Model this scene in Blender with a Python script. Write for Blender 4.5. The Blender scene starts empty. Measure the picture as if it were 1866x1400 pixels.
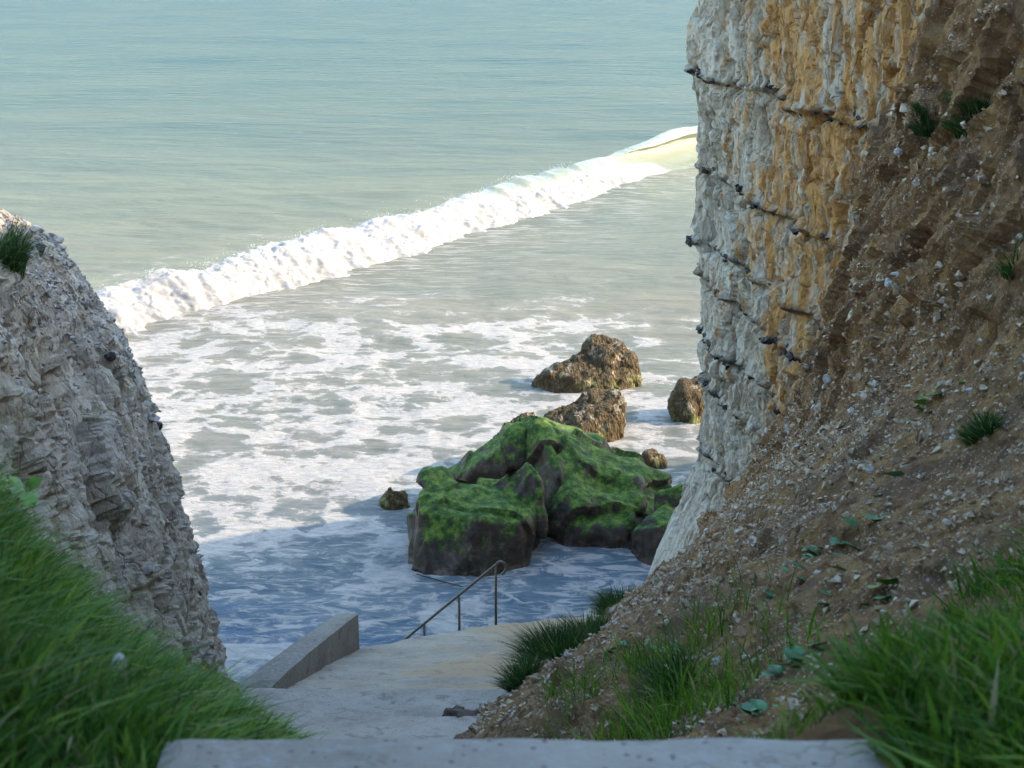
import bpy, math, random
import numpy as np
from mathutils import Vector, Matrix

R = math.radians
scene = bpy.context.scene
COL = scene.collection

# ------------------------------------------------------------------ camera
PITCH = R(17.0); CAM_Z = 12.0; FPX = 2800.0
cam = bpy.data.cameras.new('camera')
cam.sensor_width = 36.0
cam.lens = 36.0 * FPX / 1866.0
cam.clip_start = 0.05; cam.clip_end = 60000
cam.dof.use_dof = True
cam.dof.focus_distance = 27.0
cam.dof.aperture_fstop = 6.0
camo = bpy.data.objects.new('camera', cam)
COL.objects.link(camo)
camo.location = (0, 0, CAM_Z)
camo.rotation_euler = (math.pi / 2 - PITCH, 0, 0)
scene.camera = camo

# ------------------------------------------------------------------ light
SUN_DIR = Vector((0.995, 0.08, 0.51)).normalized()      # towards the sun
SUN_EL = math.asin(SUN_DIR.z)
world = bpy.data.worlds.new('World'); scene.world = world
world.use_nodes = True
wt = world.node_tree
sky = wt.nodes.new('ShaderNodeTexSky'); sky.sky_type = 'NISHITA'
sky.sun_disc = False
sky.sun_elevation = SUN_EL
sky.sun_rotation = math.atan2(SUN_DIR.x, SUN_DIR.y)
sky.air_density = 1.6; sky.dust_density = 1.3; sky.ozone_density = 4.0
bg = wt.nodes['Background']; bg.inputs[1].default_value = 0.15
wt.links.new(sky.outputs[0], bg.inputs[0])
sun = bpy.data.lights.new('sun', 'SUN'); sun.energy = 2.0; sun.angle = R(0.53)
sun.color = (1.0, 0.83, 0.62)
suno = bpy.data.objects.new('sun', sun); COL.objects.link(suno)
suno.rotation_euler = SUN_DIR.to_track_quat('Z', 'Y').to_euler()
suno.location = (30, -10, 40)
scene.view_settings.view_transform = 'Standard'
scene.view_settings.look = 'None'
scene.view_settings.gamma = 1.0
scene.view_settings.use_curve_mapping = False
scene.view_settings.exposure = 2.05
scene.cycles.max_bounces = 6
scene.cycles.diffuse_bounces = 4
scene.cycles.use_adaptive_sampling = True
scene.cycles.adaptive_threshold = 0.02

rng = np.random.default_rng(7)
random.seed(7)

# ------------------------------------------------------------------ numpy noise
def _hash(ix, iy, iz, seed):
    h = (ix.astype(np.uint32) * np.uint32(374761393) + iy.astype(np.uint32) * np.uint32(668265263)
         + iz.astype(np.uint32) * np.uint32(2147483647) + np.uint32(seed) * np.uint32(1274126177))
    h = (h ^ (h >> np.uint32(13))) * np.uint32(1274126177)
    h = (h ^ (h >> np.uint32(16))) * np.uint32(2246822519)
    return h ^ (h >> np.uint32(15))

def perlin(p, seed=0):
    p = np.asarray(p, dtype=np.float64)
    sh = p.shape[:-1]; p = p.reshape(-1, 3)
    i = np.floor(p).astype(np.int64); f = p - i
    u = f * f * f * (f * (f * 6 - 15) + 10)
    out = np.zeros(len(p))
    for dx in (0, 1):
        wx = u[:, 0] if dx else 1 - u[:, 0]
        for dy in (0, 1):
            wy = u[:, 1] if dy else 1 - u[:, 1]
            for dz in (0, 1):
                wz = u[:, 2] if dz else 1 - u[:, 2]
                h = _hash(i[:, 0] + dx, i[:, 1] + dy, i[:, 2] + dz, seed)
                gx = (h & np.uint32(255)) / 127.5 - 1
                gy = ((h >> np.uint32(8)) & np.uint32(255)) / 127.5 - 1
                gz = ((h >> np.uint32(16)) & np.uint32(255)) / 127.5 - 1
                out += wx * wy * wz * (gx * (f[:, 0] - dx) + gy * (f[:, 1] - dy) + gz * (f[:, 2] - dz))
    return out.reshape(sh)

def fbm(p, octv=4, seed=0, gain=0.5, lac=2.03):
    p = np.asarray(p, dtype=np.float64); s = 0; a = 1.0
    for k in range(octv):
        s = s + a * perlin(p, seed + k * 17); p = p * lac + 3.7; a *= gain
    return s

def ridged(p, octv=4, seed=0, gain=0.5):
    p = np.asarray(p, dtype=np.float64); s = 0; a = 1.0
    for k in range(octv):
        s = s + a * (1 - 2.2 * np.abs(perlin(p, seed + k * 17))); p = p * 2.07 + 1.3; a *= gain
    return s

def worley(p, seed=0):
    p = np.asarray(p, dtype=np.float64)
    sh = p.shape[:-1]; p = p.reshape(-1, 3)
    i = np.floor(p).astype(np.int64); f = p - i
    f1 = np.full(len(p), 9.0); f2 = np.full(len(p), 9.0); cid = np.zeros(len(p))
    for dx in (-1, 0, 1):
        for dy in (-1, 0, 1):
            for dz in (-1, 0, 1):
                h = _hash(i[:, 0] + dx, i[:, 1] + dy, i[:, 2] + dz, seed)
                gx = (h & np.uint32(255)) / 255.0
                gy = ((h >> np.uint32(8)) & np.uint32(255)) / 255.0
                gz = ((h >> np.uint32(16)) & np.uint32(255)) / 255.0
                d = np.sqrt((dx + gx - f[:, 0]) ** 2 + (dy + gy - f[:, 1]) ** 2 + (dz + gz - f[:, 2]) ** 2)
                rr = (h >> np.uint32(24)) / 255.0
                m = d < f1
                f2 = np.where(m, f1, np.minimum(f2, d))
                cid = np.where(m, rr, cid)
                f1 = np.where(m, d, f1)
    return f1.reshape(sh), f2.reshape(sh), cid.reshape(sh)

def facets(p, seed=0, tilt=1.0):
    """broken-rock relief: every cell is a plane of its own height and tilt; returns relief, distance to the joint"""
    p = np.asarray(p, dtype=np.float64)
    sh = p.shape[:-1]; p = p.reshape(-1, 3)
    i = np.floor(p).astype(np.int64); f = p - i
    f1 = np.full(len(p), 9.0); f2 = np.full(len(p), 9.0); val = np.zeros(len(p))
    for dx in (-1, 0, 1):
        for dy in (-1, 0, 1):
            for dz in (-1, 0, 1):
                a = (i[:, 0] + dx, i[:, 1] + dy, i[:, 2] + dz)
                h = _hash(*a, seed); g = _hash(*a, seed + 991)
                q = [dx + (h & np.uint32(255)) / 255.0 - f[:, 0], dy + ((h >> np.uint32(8)) & np.uint32(255)) / 255.0 - f[:, 1],
                     dz + ((h >> np.uint32(16)) & np.uint32(255)) / 255.0 - f[:, 2]]
                d = np.sqrt(q[0] ** 2 + q[1] ** 2 + q[2] ** 2)
                w = (h >> np.uint32(24)) / 255.0 - .5
                for k in range(3):
                    w = w + tilt * q[k] * (((g >> np.uint32(8 * k)) & np.uint32(255)) / 127.5 - 1)
                m = d < f1
                f2 = np.where(m, f1, np.minimum(f2, d)); val = np.where(m, w, val); f1 = np.where(m, d, f1)
    return val.reshape(sh), (f2 - f1).reshape(sh)

def sstep(a, b, x):
    t = np.clip((np.asarray(x, dtype=np.float64) - a) / (b - a), 0, 1)
    return t * t * (3 - 2 * t)

def crv(t, ts, vs):
    """cubic Hermite through control points, finite-difference slopes"""
    ts = np.asarray(ts, float); vs = np.asarray(vs, float); t = np.asarray(t, float)
    m = np.zeros_like(vs)
    d = np.diff(vs) / np.diff(ts)
    m[0] = d[0]; m[-1] = d[-1]
    m[1:-1] = np.where(d[:-1] * d[1:] > 0, 2 * d[:-1] * d[1:] / (d[:-1] + d[1:] + 1e-12), 0)
    tc = np.clip(t, ts[0], ts[-1])
    k = np.clip(np.searchsorted(ts, tc, side='right') - 1, 0, len(ts) - 2)
    h = ts[k + 1] - ts[k]; x = (tc - ts[k]) / h
    return ((2 * x**3 - 3 * x**2 + 1) * vs[k] + (x**3 - 2 * x**2 + x) * h * m[k]
            + (-2 * x**3 + 3 * x**2) * vs[k + 1] + (x**3 - x**2) * h * m[k + 1])

def lerp(a, b, t): return a + (b - a) * t

def project(P):
    """picture coordinates of world points: only used to choose where on a built surface a plant roots"""
    P = np.asarray(P)
    y = P[..., 1]; z = P[..., 2] - CAM_Z
    dep = y * math.cos(PITCH) - z * math.sin(PITCH)
    up = y * math.sin(PITCH) + z * math.cos(PITCH)
    return 933 + FPX * P[..., 0] / dep, 700 - FPX * up / dep, dep

# ------------------------------------------------------------------ mesh helpers
def mesh_np(name, V, F, mat=None, smooth=True, attrs=None):
    """V (n,3); F list of (m,k) index arrays"""
    me = bpy.data.meshes.new(name)
    V = np.ascontiguousarray(V, dtype=np.float32).reshape(-1, 3)
    me.vertices.add(len(V)); me.vertices.foreach_set('co', V.ravel())
    if isinstance(F, np.ndarray): F = [F]
    F = [np.asarray(f, dtype=np.int32) for f in F if len(f)]
    loops = np.concatenate([f.ravel() for f in F])
    tot = np.concatenate([np.full(len(f), f.shape[1], dtype=np.int32) for f in F])
    st = np.zeros(len(tot), dtype=np.int32); st[1:] = np.cumsum(tot)[:-1]
    me.loops.add(len(loops)); me.loops.foreach_set('vertex_index', loops)
    me.polygons.add(len(tot)); me.polygons.foreach_set('loop_start', st); me.polygons.foreach_set('loop_total', tot)
    me.polygons.foreach_set('use_smooth', np.full(len(tot), smooth, dtype=bool))
    me.update(calc_edges=True)
    if attrs:
        for k, a in attrs.items():
            at = me.attributes.new(k, 'FLOAT', 'POINT')
            at.data.foreach_set('value', np.ascontiguousarray(a, dtype=np.float32).ravel())
    if mat: me.materials.append(mat)
    return me

def grid_faces(n, m, off=0):
    idx = np.arange(n * m, dtype=np.int32).reshape(n, m) + off
    return np.stack([idx[:-1, :-1], idx[1:, :-1], idx[1:, 1:], idx[:-1, 1:]], -1).reshape(-1, 4)

def obj(name, me, parent=None, loc=None, kind=None, label=None, cat=None, group=None):
    o = bpy.data.objects.new(name, me); COL.objects.link(o)
    if parent is not None: o.parent = parent
    if loc is not None: o.location = loc
    if kind: o['kind'] = kind
    if label: o['label'] = label
    if cat: o['category'] = cat
    if group: o['group'] = group
    return o

def grid_normals(P):
    du = np.gradient(P, axis=0); dv = np.gradient(P, axis=1)
    n = np.cross(du, dv)
    return n / (np.linalg.norm(n, axis=-1, keepdims=True) + 1e-9)

# ------------------------------------------------------------------ node helpers
class T:
    def __init__(s, name):
        s.m = bpy.data.materials.new(name); s.m.use_nodes = True
        s.t = s.m.node_tree; s.t.nodes.clear()
        s.out = s.t.nodes.new('ShaderNodeOutputMaterial')
    def n(s, typ, ins=None, **kw):
        nd = s.t.nodes.new('ShaderNode' + typ)
        for k, v in kw.items(): setattr(nd, k, v)
        for k, v in (ins or {}).items():
            sock = nd.inputs[k]
            if isinstance(v, bpy.types.NodeSocket): s.t.links.new(v, sock)
            else:
                if sock.type == 'RGBA' and len(v) == 3: v = (*v, 1)
                sock.default_value = v
        return nd
    def pos(s): return s.n('NewGeometry').outputs['Position']
    def nrm(s): return s.n('NewGeometry').outputs['Normal']
    def attr(s, name): return s.n('Attribute', attribute_name=name).outputs['Fac']
    def xyz(s, v):
        o = s.n('SeparateXYZ', {0: v}).outputs; return o[0], o[1], o[2]
    def scale(s, v, sx, sy, sz): return s.n('VectorMath', {0: v, 1: (sx, sy, sz)}, operation='MULTIPLY').outputs[0]
    def vadd(s, a, b): return s.n('VectorMath', {0: a, 1: b}, operation='ADD').outputs[0]
    def noise(s, v, sc, det=4, rough=0.55, dist=0.0, col=False):
        nd = s.n('TexNoise', {'Vector': v, 'Scale': sc, 'Detail': det, 'Roughness': rough, 'Distortion': dist})
        return nd.outputs['Color' if col else 'Fac']
    def vor(s, v, sc, feat='F1', out='Distance', rnd=1.0, sm=0.3):
        ins = {'Vector': v, 'Scale': sc, 'Randomness': rnd}
        nd = s.t.nodes.new('ShaderNodeTexVoronoi'); nd.feature = feat
        for k, x in ins.items():
            if isinstance(x, bpy.types.NodeSocket): s.t.links.new(x, nd.inputs[k])
            else: nd.inputs[k].default_value = x
        if feat == 'SMOOTH_F1': nd.inputs['Smoothness'].default_value = sm
        return nd.outputs[out]
    def math(s, op, a, b=0.0, c=0.0, clamp=False):
        return s.n('Math', {0: a, 1: b, 2: c}, operation=op, use_clamp=clamp).outputs[0]
    def mr(s, v, a, b, c=0.0, d=1.0, smooth=True):
        return s.n('MapRange', {'Value': v, 'From Min': a, 'From Max': b, 'To Min': c, 'To Max': d},
                   interpolation_type='SMOOTHSTEP' if smooth else 'LINEAR').outputs[0]
    def mix(s, f, a, b, mode='MIX'):
        nd = s.t.nodes.new('ShaderNodeMix'); nd.data_type = 'RGBA'; nd.blend_type = mode
        for i, v in ((0, f), (6, a), (7, b)):
            if isinstance(v, bpy.types.NodeSocket): s.t.links.new(v, nd.inputs[i])
            else: nd.inputs[i].default_value = v if i == 0 else (*v[:3], 1)
        return nd.outputs[2]
    def ramp(s, f, stops):
        nd = s.n('ValToRGB', {0: f}); e = nd.color_ramp.elements
        while len(e) < len(stops): e.new(0.5)
        for k, (p, c) in enumerate(stops): e[k].position = p; e[k].color = (*c, 1)
        return nd.outputs[0]
    def bump(s, h, strength=0.5, dist=0.02, normal=None):
        ins = {'Height': h, 'Strength': strength, 'Distance': dist}
        if normal is not None: ins['Normal'] = normal
        return s.n('Bump', ins).outputs[0]
    def bsdf(s, col, rough=0.8, normal=None, **kw):
        ins = {'Base Color': col, 'Roughness': rough}
        if normal is not None: ins['Normal'] = normal
        ins.update(kw)
        return s.n('BsdfPrincipled', ins).outputs[0]
    def done(s, sh):
        s.t.links.new(sh, s.out.inputs['Surface']); return s.m

# ------------------------------------------------------------------ materials
def mat_chalk(name, orange=True, grey=0.0):
    t = T(name); p = t.pos(); x, y, z = t.xyz(p)
    st = t.scale(p, 2.2, 2.2, 0.42)                      # runs of stain down the face
    n1 = t.noise(st, 1.6, 6, 0.62, 0.4)
    n2 = t.noise(p, 5.0, 6, 0.65)
    n3 = t.noise(t.scale(p, 1, 1, .35), 9.0, 5, 0.6)
    blk = t.attr('block')
    n2 = t.math('ADD', t.math('MULTIPLY', n2, .75), t.math('MULTIPLY', blk, .25))
    base = t.ramp(n2, [(0.26, (.40, .30, .195)), (0.42, (.66, .535, .38)), (0.58, (.82, .715, .545))])
    base = t.mix(t.mr(t.math('ADD', n1, t.math('MULTIPLY', t.math('SUBTRACT', blk, .5), .35)), .44, .60), base, (.87, .775, .62))
    base = t.mix(t.math('MULTIPLY', t.mr(n3, .54, .66), .55), base, (.27, .195, .13))
    if grey:
        g = t.noise(p, 1.1, 5, .6)
        base = t.mix(t.math('MULTIPLY', t.mr(g, .40, .62), grey), base, (.54, .475, .405))
        base = t.mix(t.math('MULTIPLY', t.mr(n1, .50, .66), .5), base, (.27, .20, .13))
    if orange:
        o1 = t.noise(t.vadd(st, (7.3, 2.1, 4.4)), 1.25, 5, .6, .3)
        reg = t.math('MULTIPLY', t.mr(y, 25.0, 20.0), t.mr(z, 3.2, 5.4))
        om = t.math('ADD', o1, t.mr(reg, 0, 1, -.17, .125, False))
        om = t.mr(t.math('ADD', om, t.math('MULTIPLY', t.math('SUBTRACT', blk, .5), .20)), .43, .64)
        oc = t.mix(t.noise(p, 7, 5, .6), (.62, .25, .04), (.90, .49, .14))
        base = t.mix(t.math('MULTIPLY', om, .88), base, oc)
        o2 = t.noise(t.scale(p, 6, 6, .55), 1.0, 5, .65, .3)
        base = t.mix(t.math('MULTIPLY', t.mr(o2, .50, .62), t.mr(reg, .2, 1, .15, .85)), base, (.82, .73, .58))
        low = t.math('MULTIPLY', t.mr(z, 3.4, 1.6), t.mr(t.noise(p, 1.2, 4, .6), .3, .55))
        base = t.mix(t.math('MULTIPLY', low, .8), base, (.82, .72, .57))
    ck = t.vor(t.vadd(t.scale(p, 3.2, 3.2, .9), t.scale(t.noise(p, 2.5, 4, .6, col=True), .9, .9, .9)), 1.0, 'DISTANCE_TO_EDGE')
    base = t.mix(t.math('MULTIPLY', t.mr(ck, .022, .0), .38), base, (.18, .125, .08))
    base = t.mix(t.math('MULTIPLY', t.attr('seam'), .92), base, (.045, .04, .038))
    h = t.math('ADD', t.noise(t.scale(p, 1, 1, .5), 14, 8, .68), t.math('MULTIPLY', t.vor(t.scale(p, 1, 1, .45), 7), .8))
    h = t.math('ADD', h, t.mr(ck, .0, .04, -.22, 0))
    return t.done(t.bsdf(base, .9, t.bump(h, 1.0, .16), **{'Specular IOR Level': .2}))

def mat_earth():
    t = T('earth'); p = t.pos(); x, y, z = t.xyz(p)
    dg = t.n('VectorRotate', {'Vector': p, 'Angle': R(-38)}, rotation_type='X_AXIS').outputs[0]
    ds = t.scale(dg, 2.5, 2.2, .45)
    n1 = t.noise(ds, 1.8, 6, .65, .5); n2 = t.noise(p, 6, 7, .68); n3 = t.noise(p, 1.1, 4, .6)
    c = t.ramp(n2, [(.28, (.11, .056, .028)), (.5, (.29, .16, .075)), (.72, (.48, .305, .16))])
    c = t.mix(t.math('MULTIPLY', t.mr(n1, .48, .64), .75), c, (.48, .275, .10))
    c = t.mix(t.math('MULTIPLY', t.mr(n3, .5, .62), .6), c, (.19, .125, .085))
    # chalk crumbs too small to model
    cr = t.math('MULTIPLY', t.mr(t.vor(p, 34), .30, .22), t.mr(t.noise(p, 2.3, 4, .6), .40, .56))
    c = t.mix(t.math('MULTIPLY', cr, .85), c, t.mix(t.noise(p, 40, 2), (.42, .33, .22), (.68, .60, .48)))
    h = t.math('ADD', t.noise(ds, 4, 8, .7), t.noise(p, 22, 6, .7))
    return t.done(t.bsdf(c, .95, t.bump(h, 1.0, .06), **{'Specular IOR Level': .15}))

def mat_stone(name, a, b, c):
    t = T(name); p = t.pos()
    rnd = t.n('ObjectInfo').outputs['Random']
    v = t.vor(p, 26, out='Color'); f = t.n('SeparateColor', {0: v}).outputs[0]
    f2 = t.math('MULTIPLY', t.math('ADD', f, rnd), .5)
    col = t.ramp(f, [(.1, a), (.5, b), (.9, c)])
    col = t.mix(t.math('MULTIPLY', t.noise(p, 30, 4, .6), .5), col, a)
    return t.done(t.bsdf(col, .9, t.bump(t.noise(p, 45, 5, .65), .6, .01), **{'Specular IOR Level': .2}))

def mat_concrete(name, a, b, sand=False):
    t = T(name); p = t.pos(); x, y, z = t.xyz(p)
    n1 = t.noise(p, 1.3, 6, .62); n2 = t.noise(p, 24, 5, .7)
    c = t.mix(t.mr(n1, .35, .65), a, b)
    c = t.mix(t.math('MULTIPLY', t.mr(n2, .45, .7), .55), c, (.42, .40, .37))
    ag = t.vor(p, 42, out='Color'); ar = t.n('SeparateColor', {0: ag}).outputs[0]
    am = t.math('MULTIPLY', t.mr(t.vor(p, 42), .32, .24), t.mr(ar, .72, .76))
    c = t.mix(t.math('MULTIPLY', am, .8), c, t.mix(ar, (.10, .08, .08), (.16, .12, .11)))
    if sand:
        sm = t.math('ADD', t.noise(p, .9, 5, .6), t.mr(x, -1.6, .6, -.12, .18, False))
        c = t.mix(t.math('MULTIPLY', t.mr(sm, .46, .58), .85), c, t.mix(n2, (.38, .25, .14), (.50, .35, .21)))
    cr = t.noise(p, 4, 8, .72, .6)
    c = t.mix(t.math('MULTIPLY', t.mr(cr, .54, .66), .6), c, (.13, .11, .09))
    cv = t.vor(t.vadd(p, t.noise(p, 1.5, 5, .6, col=True)), .8, 'DISTANCE_TO_EDGE')
    c = t.mix(t.math('MULTIPLY', t.mr(cv, .008, .0), .35), c, (.12, .095, .07))
    h = t.math('ADD', t.noise(p, 60, 4, .7), t.math('MULTIPLY', t.noise(p, 9, 5, .6), 2.0))
    return t.done(t.bsdf(c, .88, t.bump(h, .5, .015), **{'Specular IOR Level': .3}))

def mat_algae():
    t = T('algae_rock'); p = t.pos(); x, y, z = t.xyz(p)
    nx, ny, nz = t.xyz(t.nrm())
    n1 = t.noise(p, 1.7, 6, .68, .9); n2 = t.noise(p, 6, 7, .7); fine = t.noise(t.scale(p, 1, 1, .4), 34, 4, .7)
    rock = t.ramp(n2, [(.3, (.016, .010, .006)), (.52, (.046, .030, .018)), (.72, (.14, .092, .058))])
    g = t.ramp(t.math('ADD', t.math('MULTIPLY', n2, .8), t.math('MULTIPLY', fine, .2)),
               [(.37, (.013, .030, .006)), (.49, (.050, .100, .012)), (.60, (.155, .215, .032))])
    m = t.math('ADD', t.math('MULTIPLY', nz, .40), t.math('MULTIPLY', n1, 1.0))
    m = t.math('ADD', m, t.mr(z, -.05, 1.0, -.24, -.06, False))
    m = t.math('ADD', m, t.math('MULTIPLY', t.math('SUBTRACT', fine, .5), .12))
    sk = t.noise(t.scale(p, 1, 1, .22), 5.5, 5, .65, .4)
    m = t.math('ADD', m, t.math('MULTIPLY', t.math('SUBTRACT', sk, .5), .55))
    c = t.mix(t.mr(m, .57, .70), rock, g)
    foot = t.math('MULTIPLY', t.mr(z, .22, .05), t.mr(n2, .42, .58))
    c = t.mix(t.math('MULTIPLY', foot, .7), c, (.16, .105, .085))
    h = t.math('ADD', t.math('MULTIPLY', fine, .5), t.noise(p, 9, 7, .7))
    return t.done(t.bsdf(c, t.mr(m, .50, .68, .42, .85), t.bump(h, .5, .05), **{'Specular IOR Level': .35}))

def mat_weed():
    t = T('weed_rock'); p = t.pos(); x, y, z = t.xyz(p)
    st = t.scale(p, 1, 1, .3)
    n1 = t.noise(p, 2.6, 5, .6, .4); f = t.noise(st, 20, 6, .72, .3); v = t.vor(st, 17)
    c = t.ramp(f, [(.3, (.032, .020, .009)), (.5, (.095, .062, .024)), (.68, (.20, .135, .055))])
    c = t.mix(t.mr(t.math('ADD', n1, t.math('MULTIPLY', f, .3)), .70, .80), c, (.46, .36, .24))
    gm = t.math('MULTIPLY', t.mr(z, .55, .1), t.mr(n1, .50, .62))
    c = t.mix(t.math('MULTIPLY', gm, .8), c, (.20, .23, .04))
    h = t.math('ADD', f, t.math('MULTIPLY', v, .8))
    return t.done(t.bsdf(c, .6, t.bump(h, 1.0, .09), **{'Specular IOR Level': .3}))

def mat_sea():
    t = T('sea_water'); p = t.pos(); x, y, z = t.xyz(p)
    dens = t.attr('foam')
    # foam pattern
    wv = t.n('VectorMath', {0: t.noise(p, .9, 4, .6, col=True), 1: (.5, .5, .5)}, operation='SUBTRACT').outputs[0]
    wv = t.scale(wv, 1.5, 1.1, 0)
    flat = t.scale(p, 1, 1, 0)
    q = t.vadd(t.scale(flat, .78, 1, 0), wv)
    v1 = t.vor(q, .80, 'SMOOTH_F1', sm=.12)
    v2 = t.vor(t.vadd(q, (3.1, 7.7, 0)), 2.1, 'F1')
    a = t.noise(t.scale(flat, .7, 1, 0), 3.2, 6, .65, .3)
    big = t.noise(t.scale(flat, .6, 1, 0), .42, 4, .6)
    pat = t.math('ADD', t.math('MULTIPLY', v1, .60), t.math('MULTIPLY', v2, .48))
    pat = t.math('ADD', pat, t.math('MULTIPLY', t.math('SUBTRACT', a, .5), .85))
    pat = t.math('ADD', pat, t.math('MULTIPLY', t.math('SUBTRACT', big, .5), .9))
    thr = t.mr(dens, 0, 1, 1.28, .22, False)
    dif = t.math('SUBTRACT', pat, thr)
    fm = t.math('ADD', t.math('MULTIPLY', t.mr(dif, -.40, .06), .20), t.math('MULTIPLY', t.mr(dif, -.05, .12), .80))
    # thin milky film inside the foam
    thin = t.mr(t.noise(t.scale(flat, .55, 1, 0), 7, 5, .7, .6), .3, .62, .62, 1.0)
    fm = t.math('MULTIPLY', fm, thin)
    # streaks drawn out in front of the breaker
    sk = t.noise(t.scale(flat, .16, 1, 0), 4.2, 5, .68, .3)
    skm = t.math('MULTIPLY', t.mr(sk, .50, .60), t.attr('streak'))
    fm = t.math('MAXIMUM', fm, skm)
    lc = t.noise(t.scale(flat, .38, 1, 0), 3.4, 7, .70, 1.1)
    fm = t.math('MAXIMUM', fm, t.math('MULTIPLY', t.mr(lc, .46, .60), t.math('MULTIPLY', t.attr('lace'), .85)))
    fm = t.math('MAXIMUM', fm, t.mr(t.math('ADD', t.attr('line'), t.math('MULTIPLY', t.math('SUBTRACT', a, .5), 1.8)), .5, .9, 0, .85))
    col = t.ramp(t.mr(y, 24, 224, 0, 1, False), [(0, (.075, .125, .185)), (.04, (.135, .138, .118)), (.12, (.190, .176, .130)), (.2, (.170, .176, .128)),  # nearest stop bluer: tint of the cliff's shade painted into the water colour
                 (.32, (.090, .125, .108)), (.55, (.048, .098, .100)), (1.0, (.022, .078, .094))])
    col = t.mix(t.mr(t.noise(t.scale(flat, .35, 1, 0), .25, 4, .6), .4, .65, 0, .35), col, (.10, .13, .11))
    col = t.mix(t.attr('churn'), col, (.23, .225, .15))
    w1 = t.noise(t.scale(flat, .45, 1, 0), 2.6, 6, .62, .4)
    w2 = t.noise(t.scale(flat, .28, 1, 0), .9, 5, .6, .3)
    far = t.mr(y, 60, 200, 1.0, 3.0, False)
    h = t.math('ADD', t.math('MULTIPLY', w1, .35), t.math('MULTIPLY', t.math('MULTIPLY', w2, far), 1.0))
    bn = t.bump(h, .55, .35)
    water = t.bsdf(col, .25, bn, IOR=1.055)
    fh = t.math('ADD', t.math('MULTIPLY', fm, .6), t.math('MULTIPLY', a, .5))
    foam = t.bsdf((.44, .395, .345), .75, t.bump(fh, .6, .10), **{'Specular IOR Level': .2})
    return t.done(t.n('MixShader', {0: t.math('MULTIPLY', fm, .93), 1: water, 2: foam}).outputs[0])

def mat_wave():
    t = T('breaker'); p = t.pos()
    f = t.attr('foam'); a = t.noise(p, 3.0, 6, .68)
    fm = t.mr(t.math('ADD', f, t.math('MULTIPLY', t.math('SUBTRACT', a, .5), .7)), .35, .7)
    water = t.bsdf(t.mix(t.attr('back'), (.26, .27, .19), (.15, .19, .155)), .2, t.bump(t.noise(t.scale(p, .5, 1, 1), 2.5, 5, .6), .4, .15), IOR=1.33)
    foam = t.bsdf((.37, .345, .31), .8, t.bump(t.noise(p, 6, 8, .75), .5, .08), **{'Specular IOR Level': .1, 'Subsurface Weight': .8, 'Subsurface Scale': .12, 'Subsurface Radius': (1.0, 1.0, 1.0)})
    return t.done(t.n('MixShader', {0: fm, 1: water, 2: foam}).outputs[0])

def mat_plain(name, col, rough=.7, metal=0.0, var=.4, sc=18):
    t = T(name); p = t.pos()
    n = t.noise(p, sc, 5, .65)
    c = t.mix(t.mr(n, .3, .7, 0, 1), tuple(v * (1 - var) for v in col), tuple(min(1, v * (1 + var)) for v in col))
    return t.done(t.bsdf(c, rough, t.bump(n, .3, .01), Metallic=metal))

def mat_grass(name, a, b, c):
    t = T(name); f = t.attr('tint'); u = t.attr('along')
    col = t.ramp(f, [(.05, a), (.5, b), (.80, c), (.88, (.38, .32, .15))])
    col = t.mix(t.math('MULTIPLY', t.mr(t.noise(t.pos(), 1.4, 3, .5), .4, .65), .45), col, a)
    d = t.bsdf(col, .55, **{'Specular IOR Level': .3})
    tr = t.n('BsdfTranslucent', {'Color': col}).outputs[0]
    return t.done(t.n('MixShader', {0: .38, 1: d, 2: tr}).outputs[0])

M = dict(
    chalk=mat_chalk('chalk'), chalk_grey=mat_chalk('weathered_chalk', False, .5), earth=mat_earth(),
    crumb=mat_stone('chalk_rubble', (.25, .16, .09), (.48, .365, .235), (.70, .595, .44)),
    crumb_grey=mat_stone('grey_rubble', (.19, .16, .14), (.38, .34, .29), (.58, .54, .49)),
    block=mat_stone('chalk_block', (.30, .27, .23), (.46, .43, .38), (.60, .57, .52)),
    flint=mat_stone('flint', (.018, .017, .018), (.055, .050, .050), (.17, .15, .14)),
    concrete=mat_concrete('concrete', (.29, .245, .20), (.40, .345, .285)),
    concrete_pale=mat_concrete('pale_concrete', (.31, .25, .20), (.43, .36, .295)),
    concrete_sand=mat_concrete('sandy_concrete', (.32, .26, .195), (.43, .355, .265), True),
    concrete_dark=mat_concrete('parapet_concrete', (.20, .18, .15), (.28, .25, .21)),
    algae=mat_algae(), weed=mat_weed(), sea=mat_sea(), wave=mat_wave(),
    steel=mat_plain('weathered_steel', (.16, .135, .11), .5, .7, .35, 30),
    soil=mat_plain('dark_soil', (.09, .06, .042), .95, 0, .5, 14),
    turf=mat_plain('turf_soil', (.045, .055, .022), .95, 0, .5, 6),
    stick=mat_plain('wet_wood', (.035, .026, .02), .6, 0, .3, 20),
    grass=mat_grass('grass', (.026, .088, .014), (.105, .235, .022), (.280, .410, .042)),
    grass_lime=mat_grass('bright_grass', (.030, .090, .010), (.105, .230, .018), (.260, .390, .035)),
    grass_dark=mat_grass('dark_grass', (.014, .042, .012), (.032, .092, .020), (.085, .170, .032)),
    leaf=mat_plain('leaf_green', (.07, .19, .075), .5, 0, .45, 12),
    leaf_lime=mat_plain('leaf_lime', (.13, .26, .03), .5, 0, .3, 12),
    stem=mat_plain('stem_green', (.10, .15, .05), .6),
    petal=mat_plain('petal_yellow', (.75, .55, .02), .6, 0, .15),
    fluff=mat_plain('seed_fluff', (.75, .74, .70), .9, 0, .05),
)

# ================================================================== SEA
TOE_X = [-60, -24, -17, -11.4, -6.9, -1.15, 5.9, 14, 60]
TOE_Y = [14, 31.5, 39, 45.1, 51.0, 60.3, 72, 85, 158]
def toe_y(x): return crv(x, TOE_X, TOE_Y)

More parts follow.
